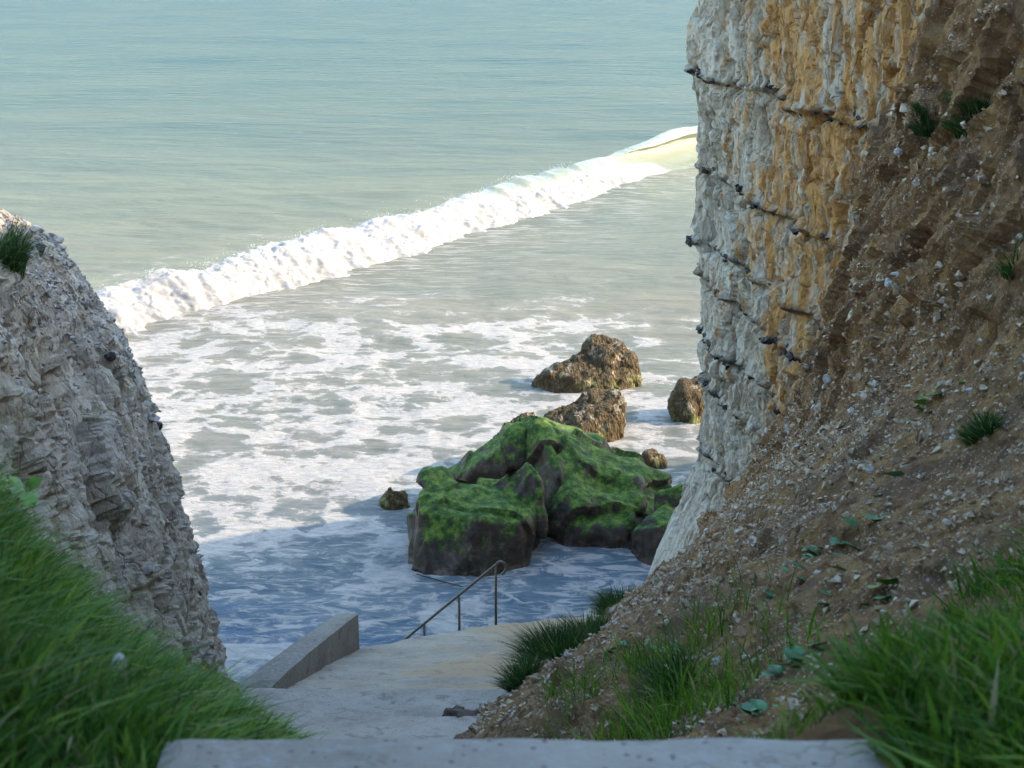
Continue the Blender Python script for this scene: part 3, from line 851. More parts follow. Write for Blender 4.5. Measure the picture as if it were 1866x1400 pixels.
# ================================================================== LEFT BANK
def bank_x(y): return np.interp(y, [-30, 0, 2.9, 4.5, 6, 8, 10, 12, 13.4, 15], [-.95, -.78, -.73, -.80, -1.02, -1.45, -2.0, -2.3, -2.5, -2.8])
def bank_z(x, y):
    dx = bank_x(y) - x
    up = np.where(dx > 0, .22 * dx + .58 * dx ** 2, dx * 1.2)
    sub = np.where(dx > 0, 0, 0)
    return path_z(y) + .02 + np.minimum(up, 4.5 + .3 * dx) + sub
def build_bank():
    xs = np.concatenate([np.linspace(-14, -5, 24)[:-1], np.linspace(-5, -.3, 80)])
    ys = np.concatenate([np.linspace(-25, 1, 30)[:-1], np.linspace(1, 14.6, 140)])
    Y, X = np.meshgrid(ys, xs, indexing='ij')
    Z = bank_z(X, Y)
    P = np.stack([X, Y, Z], -1)
    P[..., 2] += .07 * fbm(P * 1.6, 4, 5) - .10 + .02 * fbm(P * 9, 2, 6)
    obj('left_bank', mesh_np('left_bank', P, grid_faces(*X.shape)[:, ::-1], M['turf'], True), kind='structure', label='grassy bank sloping down to the path on the left')
build_bank()

# ================================================================== CONCRETE
def solid_sheet(name, P, depth, mat, amp=.012, seed=0):
    n, m = P.shape[:2]
    P = P.copy()
    P[..., 2] += amp * fbm(P * 1.8, 4, seed) + amp * .35 * fbm(P * 9, 3, seed + 1)
    # worn edge
    u = np.minimum(np.arange(n), np.arange(n)[::-1]); w = np.minimum(np.arange(m), np.arange(m)[::-1])
    e = np.minimum(u[:, None], w[None, :])
    P[..., 2] -= np.where(e == 0, .022, np.where(e == 1, .005, 0))
    border = np.concatenate([P[0, :], P[1:, -1], P[-1, -2::-1], P[-2:0:-1, 0]])
    border = border.copy()
    low = border.copy(); low[:, 2] -= depth
    idx = np.arange(n * m).reshape(n, m)
    bi = np.concatenate([idx[0, :], idx[1:, -1], idx[-1, -2::-1], idx[-2:0:-1, 0]])
    k = len(bi); li = n * m + np.arange(k)
    side = np.stack([bi, li, np.roll(li, -1), np.roll(bi, -1)], -1)
    V = np.concatenate([P.reshape(-1, 3), low])
    top = grid_faces(n, m)
    nz = np.cross(P[1, 0] - P[0, 0], P[0, 1] - P[0, 0])[2]
    if nz < 0: top = top[:, ::-1]; 
    else: side = side[:, ::-1]
    return mesh_np(name, V, [top, side, ], mat, False)

def quad_sheet(a, b, c, d, nu, nv):
    """a,b near left/right; d,c far left/right"""
    a, b, c, d = (np.array(q, float) for q in (a, b, c, d))
    u = np.linspace(0, 1, nu)[:, None, None]; v = np.linspace(0, 1, nv)[None, :, None]
    return lerp(lerp(a, b, v), lerp(d, c, v), u)

def build_concrete():
    e = bpy.data.objects.new('concrete_path', None); COL.objects.link(e); e['kind'] = 'structure'
    e['label'] = 'worn grey concrete steps leading down to the sea'
    # slab the camera looks over
    P = quad_sheet((-.72, -3, 10.35), (.77, -3, 10.35), (.77, 2.88, 10.35), (-.72, 2.88, 10.35), 120, 60)
    P[-1, :, 1] += .022 * fbm(np.stack([P[-1, :, 0] * 3, P[-1, :, 0] * 0, P[-1, :, 0] * 0], -1), 4, 3)
    P[-2, :, 1] = P[-1, :, 1] - .018
    P[:, 0, 0] += .10 * fbm(np.stack([P[:, 0, 1] * 1.5, P[:, 0, 1] * 0, P[:, 0, 1] * 0], -1), 3, 5)
    obj('slab', solid_sheet('slab', P, .30, M['concrete'], .006, 2), e)
    N = 16
    for k in range(N):
        y0 = 2.95 + k * (10.5 - 2.95) / N; y1 = y0 + (10.5 - 2.95) / N + .03
        z = lerp(10.35, 5.97, (k + 1) / (N + .4)) - .14
        cx = lerp(0, -1.25, (k / N) ** 1.2)
        P = quad_sheet((cx - .95, y0, z), (cx + .95, y0, z), (cx + .95, y1, z), (cx - .95, y1, z), 10, 26)
        obj('step', solid_sheet('step', P, .6, M['concrete'], .008, 20 + k), e)
    P = quad_sheet((-2.15, 10.45, 5.78), (-.30, 10.45, 5.78), (-.22, 11.75, 5.46), (-2.3, 11.75, 5.44), 26, 36)
    obj('slab', solid_sheet('slab', P, .8, M['concrete_pale'], .02, 50), e)
    P = quad_sheet((-2.5, 11.77, 5.10), (.35, 11.77, 5.12), (.45, 13.38, 4.84), (-2.62, 13.3, 4.88), 40, 60)
    obj('slab', solid_sheet('slab', P, .6, M['concrete'], .03, 51), e)
    # apron above the sea
    nu, nv = 110, 80
    ynear = 13.40
    xs0, xs1 = np.linspace(-2.62, 1.0, nv), None
    xl = np.array([-1.95, -1.05, -.23, .5, 1.22, 1.9]); yf = np.array([17.45, 18.85, 19.95, 20.75, 21.2, 21.2])
    xf = np.linspace(-1.95, 1.9, nv); yfar = np.interp(xf, xl, yf) + .03 * fbm(np.stack([xf * 3, xf * 0, xf * 0], -1), 3, 8)
    u = np.linspace(0, 1, nu)[:, None]
    X = lerp(xs0[None], xf[None], u); Y = lerp(ynear + 0 * xs0[None], yfar[None], u)
    Z = 4.62 - .355 * (Y - 13.45)
    obj('apron', solid_sheet('apron', np.stack([X, Y, Z], -1), 4.6, M['concrete_sand'], .03, 60), e)
    P = quad_sheet((1.0, 19.6, 2.30), (2.5, 19.6, 2.2), (2.5, 22.6, 1.45), (1.15, 22.0, 1.60), 20, 20)
    obj('slab', solid_sheet('slab', P, 3.0, M['concrete'], .02, 63), e)
    # stairs along the sea face, going down to the left
    for k in range(9):
        x1 = -.05 - k * .28; x0 = x1 - .30
        z = 1.98 - k * .245
        y0 = np.interp((x0 + x1) / 2, xl, yf) + .02
        P = quad_sheet((x0, y0 - .1, z), (x1, y0 - .1, z), (x1, 20.75, z), (x0, 20.75, z), 14, 6)
        obj('stair', solid_sheet('stair', P, 2.5, M['concrete'], .004, 70 + k), e)
    P = quad_sheet((-.05, 19.9, 2.0), (1.2, 20.6, 1.98), (1.2, 21.6, 1.72), (-.05, 20.75, 1.98), 12, 12)
    # parapet
    def pt(s, across, top):
        y = lerp(13.75, 17.5, s); x = lerp(-2.42, -1.92, s) - across * lerp(.34, .27, s)
        z = 4.68 - .365 * (y - 13.45)
        h = lerp(.06, .47, s ** .8)
        return (x, y, z + (h if top else -1.2))
    n = 40; m = 8
    top = np.array([[pt(s, a, True) for a in np.linspace(0, 1, m)] for s in np.linspace(0, 1, n)])
    top[-1, :, 1] += .01
    obj('parapet_wall', solid_sheet('parapet_wall', top[:, ::-1], 1.7, M['concrete_dark'], .010, 80), label='low sloping concrete parapet wall on the left edge of the apron', cat='wall')
build_concrete()

# ------------------------------------------------------------------ tubes
def tube(pts, r, seg=10):
    pts = np.asarray(pts, float); n = len(pts)
    tan = np.gradient(pts, axis=0); tan /= np.linalg.norm(tan, axis=1, keepdims=True)
    ref = np.array([0, 1.0, 0]) if abs(tan[0, 1]) < .9 else np.array([1.0, 0, 0])
    u = np.cross(tan, ref); u /= np.linalg.norm(u, axis=1, keepdims=True); v = np.cross(tan, u)
    r = np.broadcast_to(np.asarray(r, float), (n,))
    a = np.linspace(0, 2 * math.pi, seg, endpoint=False)
    V = pts[:, None] + r[:, None, None] * (np.cos(a)[None, :, None] * u[:, None] + np.sin(a)[None, :, None] * v[:, None])
    idx = np.arange(n * seg).reshape(n, seg)
    F = np.stack([idx[:-1], np.roll(idx, -1, 1)[:-1], np.roll(idx, -1, 1)[1:], idx[1:]], -1).reshape(-1, 4)
    return V.reshape(-1, 3), [F, idx[0][None, ::-1], idx[-1][None]]

def build_rail():
    y = 20.45
    e = bpy.data.objects.new('handrail', None); COL.objects.link(e)
    e.location = (-.23, y, 1.98)
    e['label'] = 'rusty tubular steel handrail slanting down the sea stairs'; e['category'] = 'handrail'
    o = np.array(e.location)
    f = lambda x: 3.02 + .885 * (x + .23)
    pts = [(x, y, f(x)) for x in np.linspace(-2.35, -.20, 24)]
    cx, cz = -.165, f(-.20) - .075
    for a in np.linspace(120, -60, 10):
        pts.append((cx + .078 * math.cos(R(a)), y, cz + .095 * math.sin(R(a)) + .0))
    pts.append((cx + .02, y, cz - .10))
    V, F = tube(np.array(pts) - o, .021)
    obj('rail', mesh_np('rail', V, F, M['steel']), e)
    for x in (-.235, -.77, -1.285, -1.80, -2.3):
        V, F = tube(np.array([(x, y, f(x) - 1.06), (x, y, f(x) - .5), (x, y, f(x) - .005)]) - o, .019)
        obj('post', mesh_np('post', V, F, M['steel']), e)
build_rail()

# ================================================================== BOULDERS
def boulder(name, lumps, mat, label, vox=.045, amp=.12, seed=0, kind='green', smooth=5, group=None):
    import bmesh
    bm = bmesh.new()
    for L in lumps:
        vs = [bm.verts.new(p) for p in L]
        r = bmesh.ops.convex_hull(bm, input=vs)
        bmesh.ops.delete(bm, geom=[g for g in r['geom_interior'] if isinstance(g, bmesh.types.BMVert)], context='VERTS')
    bmesh.ops.recalc_face_normals(bm, faces=bm.faces)
    tmp = bpy.data.meshes.new('tmp'); bm.to_mesh(tmp); bm.free()
    to = bpy.data.objects.new('tmp', tmp); COL.objects.link(to)
    md = to.modifiers.new('r', 'REMESH'); md.mode = 'VOXEL'; md.voxel_size = vox
    ms = to.modifiers.new('s', 'SMOOTH'); ms.factor = .5; ms.iterations = smooth
    dg = bpy.context.evaluated_depsgraph_get(); ev = to.evaluated_get(dg)
    me = ev.to_mesh()
    V = np.empty(len(me.vertices) * 3, np.float32); me.vertices.foreach_get('co', V); V = V.reshape(-1, 3).astype(float)
    N = np.empty(len(me.vertices) * 3, np.float32); me.vertices.foreach_get('normal', N); N = N.reshape(-1, 3)
    nf = len(me.polygons); lt = np.empty(nf, np.int32); me.polygons.foreach_get('loop_total', lt)
    li = np.empty(len(me.loops), np.int32); me.loops.foreach_get('vertex_index', li)
    ev.to_mesh_clear()
    bpy.data.objects.remove(to); bpy.data.meshes.remove(tmp)
    assert (lt == 4).all()
    F = li.reshape(-1, 4)
    if kind == 'green':
        d = amp * 1.1 * fbm(V * .8 + seed, 2, seed) + amp * .8 * (ridged(V * np.array([1.0, 1.0, .6]) + seed, 2, seed + 3) - .5)
        va, ja = facets(V * np.array([.95, .95, .8]) + seed, seed + 5, .8)
        d += amp * 1.2 * va + amp * .15 * fbm(V * np.array([4, 4, 2.2]), 4, seed + 7)
    else:
        f1, f2, cid = worley(V * np.array([5, 5, 3.0]), seed)
        d = amp * 1.5 * fbm(V * 1.1 + seed, 3, seed) + amp * .8 * fbm(V * 4, 3, seed + 4) + .07 * (cid - .4) + .03 * ridged(V * np.array([9, 9, 4]), 2, seed + 5)
    V = V + N * d[:, None]
    base = np.array([V[:, 0].mean(), V[:, 1].mean(), 0])
    return obj(name, mesh_np(name, V - base, F, mat, True), loc=base, label=label, cat='boulder', group=group)

def build_boulders():
    g, w = M['algae'], M['weed']
    boulder('boulder', [
        [(-2.02, 26.9, -.6), (-.6, 26.55, -.6), (.25, 27.0, -.6), (.45, 28.6, -.6), (-1.95, 29, -.6),
         (-1.72, 27.5, 1.0), (-.8, 27.15, 1.0), (.12, 27.3, .85), (.5, 28.1, .85), (-1.7, 28.7, 1.38), (-.5, 28.8, 1.25), (.2, 28.9, 1.1)],
        [(-.1, 27.9, .4), (.62, 27.7, .4), (.50, 28.2, 1.45), (.30, 28.5, 1.68), (-.5, 28.6, 1.15), (.65, 28.9, .7), (.0, 29.2, .6)]],
        g, 'blocky green algae covered boulder nearest the handrail', .038, .13, 3)
    boulder('boulder', [
        [(.37, 30.5, 2.0), (.85, 30.3, 1.86), (.1, 30.8, 1.85), (1.5, 30.2, 1.5), (2.6, 30, 1.02), (3.3, 30, .62), (1.0, 28.8, 1.05),
         (.95, 28.2, .1), (1.0, 28.2, -.6), (1.5, 28.0, .35), (2.3, 28.2, .3), (2.4, 28.4, -.6), (3.4, 29.5, -.6), (.2, 31.8, -.6), (2.8, 32, -.6), (2.6, 31.4, .7)],
        [(-1.38, 31, .5), (-1.25, 30.5, -.6), (-1.0, 30.3, .72), (-.4, 30.2, 1.2), (.3, 30.4, 1.9), (.3, 30.2, -.6), (-1.0, 31.8, -.6), (0, 32, .5), (-.35, 30.9, 1.4), (.2, 29.9, 1.1)],
        [(.3, 30.3, 1.3), (.35, 30.4, 2.1), (.65, 30.3, 2.08), (.95, 29.9, 1.5), (.98, 28.8, 1.2), (1.0, 28.9, .6), (.7, 29.3, .9)],
        [(1.0, 28.1, -.5), (2.35, 28.0, -.5), (1.2, 28.1, .5), (2.2, 28.1, .45), (1.6, 29, .9), (2.6, 29, .7)]],
        g, 'largest green algae covered boulder, peaked like a ridge', .045, .15, 11)
    boulder('boulder', [
        [(2.35, 27.5, -.6), (2.7, 27.0, -.6), (3.3, 27.2, -.6), (2.38, 27.8, .55), (2.6, 27.45, .72), (3.05, 27.5, .75), (3.0, 28.2, .85), (3.5, 29, .6), (3.5, 28, -.6), (2.5, 29, -.4)],
        [(2.8, 28.2, .4), (2.9, 28.5, 1.02), (3.35, 28.5, 1.15), (3.6, 28.9, .9), (3.5, 28.2, .4), (3.2, 29.3, .4)]],
        g, 'small green topped boulder wedged against the foot of the right cliff', .035, .09, 23)
    boulder('boulder', [[(-.75, 32.2, -.5), (-.7, 32.3, .45), (-.45, 32.4, .8), (.0, 32.5, 1.25), (.5, 32.7, 1.35), (.7, 33, -.5), (-.5, 33.4, -.5), (.2, 33.3, .8), (.3, 31.9, -.5)]],
            w, 'brown rock peeping out behind the left shoulder of the largest green boulder', .04, .08, 29, 'weed')
    boulder('boulder', [[(.78, 34.6, -.5), (.82, 34.7, .62), (1.3, 34.9, .82), (1.85, 35.1, 1.12), (2.6, 35.1, 1.15), (2.72, 34.9, .95), (2.5, 34.4, -.5), (1.4, 33.8, -.5),
                         (1.3, 33.95, .3), (2.35, 34.4, .3), (2.55, 35.8, -.5), (.9, 35.8, -.5), (2.4, 35.7, .9)]],
            w, 'flat topped brown weed covered boulder just behind the green ones', .036, .08, 37, 'weed', 5)
    boulder('boulder', [
        [(.45, 39, -.5), (.5, 39, .15), (1.0, 38.6, .5), (1.0, 38.3, -.5), (1.9, 38.4, .35), (2.5, 38.2, -.5), (1.8, 38.9, .72), (1.9, 39.4, .85), (2.6, 38.7, .5), (1, 40.2, -.5), (2.8, 40.2, -.5)],
        [(1.85, 39.3, .9), (2.12, 39.5, 1.26), (2.55, 39.5, 1.26), (2.95, 39.3, 1.1), (3.35, 39.1, .65), (3.45, 39, -.5), (2.6, 38.5, -.3), (2.5, 38.9, .8), (3.0, 40.3, -.5), (2.2, 40.2, -.2), (3.3, 39.8, .6)]],
        w, 'farthest brown weed covered boulder, humped to the right', .04, .09, 41, 'weed', 5)
    boulder('boulder', [[(3.98, 36.0, -.5), (3.98, 36.2, .5), (4.15, 36.3, .95), (4.7, 36.4, 1.0), (5.2, 36.6, .6), (5.3, 36.3, -.5), (4.4, 35.6, -.5), (4.4, 35.7, .35), (4.3, 37.2, -.5), (5.1, 37.2, -.4), (4.8, 37, .8)]],
            w, 'brown weedy boulder half hidden behind the edge of the right cliff', .036, .09, 47, 'weed', 5)
    boulder('boulder', [[(-2.95, 30.3, -.4), (-2.6, 30.0, -.4), (-2.05, 30.1, -.4), (-2.1, 30.7, -.4), (-2.8, 30.8, -.4), (-2.6, 30.35, .42), (-2.3, 30.4, .30)]],
            w, 'low dark rock jutting from the foam left of the blocky green boulder', .028, .05, 53, 'weed', 4)
    boulder('boulder', [[(-2.15, 29.4, -.4), (-1.7, 29.2, -.4), (-1.6, 29.9, -.4), (-2.0, 30.0, -.4), (-1.95, 29.5, .38), (-1.72, 29.5, .62), (-1.65, 29.8, .55)]],
            w, 'dark mossy stone leaning on the back left of the blocky green boulder', .028, .05, 59, 'weed', 4)
    boulder('boulder', [[(2.9, 32.4, -.4), (3.5, 32.4, -.4), (3.45, 33.1, -.4), (2.9, 33.1, -.4), (3.0, 32.5, .40), (3.3, 32.55, .42), (3.45, 32.8, .15), (3.1, 33, .3)]],
            w, 'small dark rock behind the right end of the largest green boulder', .028, .05, 61, 'weed', 4)
build_boulders()

def driftwood():
    p = np.array([(-1.80, 26.62, .12), (-1.55, 26.52, .09), (-1.25, 26.38, .06), (-.9, 26.24, .03)])
    V, F = tube(p - p[0], [.010, .013, .012, .008], 7)
    obj('driftwood', mesh_np('driftwood', V, F, M['stick']), loc=p[0], label='thin dark stick lying at the foot of the blocky green boulder', cat='driftwood')
driftwood()

def clod():
    V, F = ICO3
    parts = []
    e = bpy.data.objects.new('earth_clod', None); COL.objects.link(e); e.location = (-.38, 11.7, 5.4)
    e['label'] = 'dark crumbling clods of earth on the concrete edge beside the slope'; e['category'] = 'clod'
    for k, (dx, dy, s) in enumerate([(0, 0, .16), (.16, .05, .13), (-.12, .12, .10), (.28, -.03, .15), (.12, -.18, .11)]):
        d = 1 + .9 * fbm(V * 1.6 + k * 5, 4, 200 + k)
        obj('lump', mesh_np('lump', V * d[:, None] * np.array([s, s, s * .62]), F, M['soil'], True), e, loc=(dx, dy, .0))
clod()

# ================================================================== GRASS
def blades(name, root, height, lean, width, mat, parent=None, droop=.55, loc=None, **kw):
    """root (k,3), height (k,), lean (k,2) horizontal bend at the tip in units of height"""
    k = len(root)
    big = rng.random(k) < .14
    width = np.where(big, width * 1.7, width); height = np.where(big, height * 1.15, height)
    loc = np.zeros(3) if loc is None else np.asarray(loc, float)
    u = np.array([0, .35, .7, 1.0])
    az = rng.uniform(0, 2 * math.pi, k)
    side = np.stack([np.cos(az), np.sin(az), np.zeros(k)], -1)
    V = np.empty((k, 7, 3)); al = np.empty((k, 7)); q = 0
    for j, t in enumerate(u):
        c = root.copy()
        c[:, :2] += lean * (height * t ** 1.9)[:, None]
        L = np.linalg.norm(lean, axis=1)
        c[:, 2] += height * (t - droop * L * .5 * t ** 2.2)
        w = width * (1 - .25 * t) * (1 if t < 1 else 0)
        if t < 1:
            V[:, q] = c - side * w[:, None]; V[:, q + 1] = c + side * w[:, None]; al[:, q:q + 2] = t; q += 2
        else:
            V[:, q] = c; al[:, q] = t
    b = 7 * np.arange(k)[:, None]
    Q = np.concatenate([b + np.array([[0, 1, 3, 2]]), b + np.array([[2, 3, 5, 4]])]); Tr = b + np.array([[4, 5, 6]])
    tint = np.repeat(rng.beta(2, 2, k)[:, None], 7, 1)
    me = mesh_np(name, V.reshape(-1, 3) - loc, [Q, Tr], mat, True, dict(tint=tint, along=al))
    return obj(name, me, parent, loc=loc, **kw)

def build_left_grass():
    K = 76000
    y = np.where(rng.random(K) < .62, rng.uniform(2.0, 7.5, K), rng.uniform(6.5, 12.5, K))
    x = bank_x(y) + .10 - rng.uniform(0, 1, K) ** .9 * np.interp(y, [2, 5, 8, 12], [.9, 1.6, 2.3, 1.9])
    clump = fbm(np.stack([x * 2.2, y * 2.2, x * 0], -1), 3, 61)
    keep = (rng.random(K) < .55 + 1.2 * clump)
    x, y, clump = x[keep], y[keep], clump[keep]; k = len(x)
    edge = sstep(0, .35, bank_x(y) + .1 - x)
    z = bank_z(x, y) - .10
    h = rng.uniform(.07, .21, k) * (.65 + .35 * edge) * np.interp(y, [7, 10], [1, .75]) * (1 + .8 * np.clip(clump, -.5, .6))
    ang = fbm(np.stack([x * 1.3, y * 1.3, x * 0 + 9], -1), 2, 63) * 5 + .3
    ln = np.stack([np.cos(ang), np.sin(ang)], -1) * rng.uniform(.1, .8, k)[:, None] + rng.normal(0, .42, (k, 2)) + np.array([.15, .0])
    w = rng.uniform(.0018, .0055, k)
    blades('bank_grass', np.stack([x, y, z], -1), h, ln, w, M['grass'], kind='stuff', label='long green grass covering the left bank')

def slope_at(x, y):
    P = SLOPE['P']; ys = SLOPE['ys']
    i = np.clip(np.searchsorted(ys, y), 0, len(ys) - 1)
    out = np.empty((len(i), 3))
    rows = P[i]
    j = np.argmin(np.abs(rows[:, 15:260, 0] - np.asarray(x)[:, None]), axis=1) + 15
    return P[i, j]

def build_right_grass():
    K = 22000
    y = rng.uniform(2.0, 5.9, K); x = .83 + rng.uniform(-.05, 1, K) * np.interp(y, [2, 4, 6.4], [1.0, 1.5, 1.6])
    x -= np.where(y < 3.2, .03, 0)
    clump = fbm(np.stack([x * 2.4, y * 2.4, x * 0], -1), 3, 71)
    keep = rng.random(K) < .6 + 1.1 * clump
    keep &= (x - .80) > np.clip(y - 4.2, 0, 9) * .62 - .05 + .10 * sstep(3.0, 3.4, y)
    x, y, clump = x[keep], y[keep], clump[keep]; k = len(x)
    p = slope_at(x, y); p[:, 0] = x; p[:, 2] -= .02
    h = rng.uniform(.07, .19, k) * (1 + .7 * np.clip(clump, -.5, .6))
    ang = fbm(np.stack([x * 1.3, y * 1.3, x * 0 + 3], -1), 2, 73) * 5 + 3.3
    ln = np.stack([np.cos(ang), np.sin(ang)], -1) * rng.uniform(.1, .8, k)[:, None] + rng.normal(0, .42, (k, 2)) + np.array([-.15, 0])
    blades('bank_grass', p, h, ln, rng.uniform(.002, .0065, k), M['grass_lime'], kind='stuff', label='bright green grass at the lower right beside the nearest concrete slab')
    K = 2200
    y = rng.uniform(2.2, 3.2, K); x = rng.uniform(.79, 1.15, K)
    p = slope_at(x, y); p[:, 0] = x; p[:, 2] = np.maximum(p[:, 2], 10.0) - .02
    ln = rng.normal(0, .45, (K, 2)) + np.array([-.1, .1])
    blades('bank_grass', p, rng.uniform(.10, .24, K), ln, rng.uniform(.0025, .006, K), M['grass_lime'], kind='stuff', label='lime grass drooping over the right corner of the nearest slab')
    K = 1500
    y = rng.uniform(3.1, 4.6, K); x = rng.uniform(.45, 1.0, K)
    keep = rng.random(K) < .45 + 1.3 * fbm(np.stack([x * 4, y * 4, x * 0], -1), 2, 95)
    x, y = x[keep], y[keep]; k = len(x); p = slope_at(x, y); p[:, 2] -= .02
    blades('slope_grass', p, rng.uniform(.05, .15, k), rng.normal(0, .45, (k, 2)), rng.uniform(.0018, .004, k), M['grass_lime'], kind='stuff', label='short grass sprouting from the soil just behind the nearest slab')
    # thinner patch further down the slope
    K = 9000
    y = rng.uniform(6.4, 8.8, K); x = rng.uniform(.2, 1.7, K)
    cl = fbm(np.stack([x * 1.7, y * 1.7, x * 0], -1), 3, 81)
    keep = rng.random(K) < (.25 + 1.6 * cl) * sstep(1.3, .6, x - .3)
    x, y = x[keep], y[keep]; k = len(x)
    p = slope_at(x, y); p[:, 2] -= .02
    ln = rng.normal(0, .4, (k, 2)) + np.array([-.2, .1])
    blades('slope_grass', p, rng.uniform(.10, .26, k), ln, rng.uniform(.002, .0045, k), M['grass_lime'], kind='stuff', label='patch of yellow green grass at the foot of the rubble slope')
build_left_grass(); build_right_grass()

def tuft(name, c, r, h, k, mat, label, squash=(1, 1), lean=(0, 0)):
    a = rng.uniform(0, 6.28, k); q = np.sqrt(rng.random(k)) * r
    x = c[0] + np.cos(a) * q * squash[0]; y = c[1] + np.sin(a) * q * squash[1]
    z = np.full(k, c[2]) - .03 + (slope_at(x, y)[:, 2] - c[2]).clip(-.1, .1)
    out = np.stack([np.cos(a), np.sin(a)], -1) * (q / r)[:, None] * .7 + rng.normal(0, .22, (k, 2)) + np.array(lean)
    blades(name, np.stack([x, y, z], -1), rng.uniform(.55, 1.0, k) * h, out, rng.uniform(.002, .0042, k), mat, loc=c, label=label, cat='grass')

def on_slope(px, py):
    P = SLOPE['P']; X, Y, D = project(P)
    e = np.hypot(X - px, Y - py) + .02 * D
    i, j = np.unravel_index(np.argmin(np.where(P[..., 1] > 2, e, 1e9)), e.shape)
    return P[i, j].copy(), SLOPE['n'][i, j]

def build_tufts():
    for (x, y, r, h, k, lb) in [
        (.10, 11.9, .15, .28, 1000, 'nearest dark grass tussock at the path corner below the rubble'),
        (.42, 13.2, .30, .42, 2800, 'broad dark grass tussock overhanging the sandy apron'),
        (.82, 15.2, .28, .36, 2000, 'dark grass tussock in the middle of the row along the apron'),
        (1.30, 17.6, .24, .32, 1300, 'farthest dark grass tussock along the apron edge')]:
        p = slope_at(np.array([x]), np.array([y]))[0]; p[0] = x
        tuft('grass_tussock', p, r, h, k, M['grass_dark'], lb, (.75, 1.5), (-.25, 0))
    for px, py, r, h, k, lb in [
        (1690, 225, .13, .17, 800, 'small round grass tuft high on the brown slope, left of the larger one'),
        (1772, 225, .20, .25, 1600, 'large dark hanging grass tuft high on the brown slope'),
        (1838, 470, .07, .14, 200, 'tiny green tuft near the right edge of the brown slope'),
        (1790, 785, .11, .16, 650, 'dark grass tuft above the small hollow in the rubble'),
        (1240, 1075, .12, .20, 450, 'dark grass tuft beside the white foot of the cliff'),
        (1330, 960, .14, .16, 350, 'low grass tuft where the rubble meets the chalk'),
        (1230, 1260, .14, .24, 600, 'dark grass tuft on the rubble just above the lower grass patch')]:
        p, n = on_slope(px, py)
        tuft('grass_tuft', p, r, h, k, M['grass_dark'], lb, (.7, 1.2), (-.35, 0))
build_tufts()
def left_tuft():
    P = LEFT['P']; X, Y, D = project(P)
    e = np.hypot(X - 8, Y - 475) + .5 * D
    i, j = np.unravel_index(np.argmin(e), e.shape); c = P[i, j]
    k = 900; a = rng.uniform(0, 6.28, k); q = np.sqrt(rng.random(k)) * .26
    root = np.stack([c[0] + .04 + np.cos(a) * q * .4, c[1] + np.sin(a) * q, c[2] - .06 + rng.uniform(-.10, .10, k)], -1)
    ln = np.stack([np.abs(rng.normal(.5, .3, k)), rng.normal(0, .35, k)], -1)
    blades('grass_tuft', root, rng.uniform(.18, .38, k), ln, rng.uniform(.002, .0042, k), M['grass_dark'], loc=c, droop=1.3,
           label='dark grass tuft hanging on the left bluff at the picture edge', cat='grass')
left_tuft()

# ------------------------------------------------------------------ broad-leaved plants and flowers
def leaf_mesh(name, seed, mat):
    n = 14; a = np.linspace(0, 2 * math.pi, n, endpoint=False)
    r = 1 + .10 * np.sin(5 * a + seed) + .06 * np.sin(9 * a)
    r = r * (1 - .45 * np.exp(-((np.abs(a - math.pi)) / .28) ** 2))
    V = [(.25, 0, -.05)]
    for f in (.55, 1.0):
        for k in range(n):
            x, y = r[k] * f * math.cos(a[k]) + .25, r[k] * f * math.sin(a[k]) * .92
            V.append((x, y, .16 * (f * abs(math.sin(a[k]))) ** 1.5 - .12 * max(0, x) ** 2 + .05 * math.sin(3 * a[k] + seed) * f))
    F3 = np.array([[0, 1 + k, 1 + (k + 1) % n] for k in range(n)])
    F4 = np.array([[1 + k, 1 + n + k, 1 + n + (k + 1) % n, 1 + (k + 1) % n] for k in range(n)])
    return mesh_np(name, np.array(V), [F3, F4], mat, True)

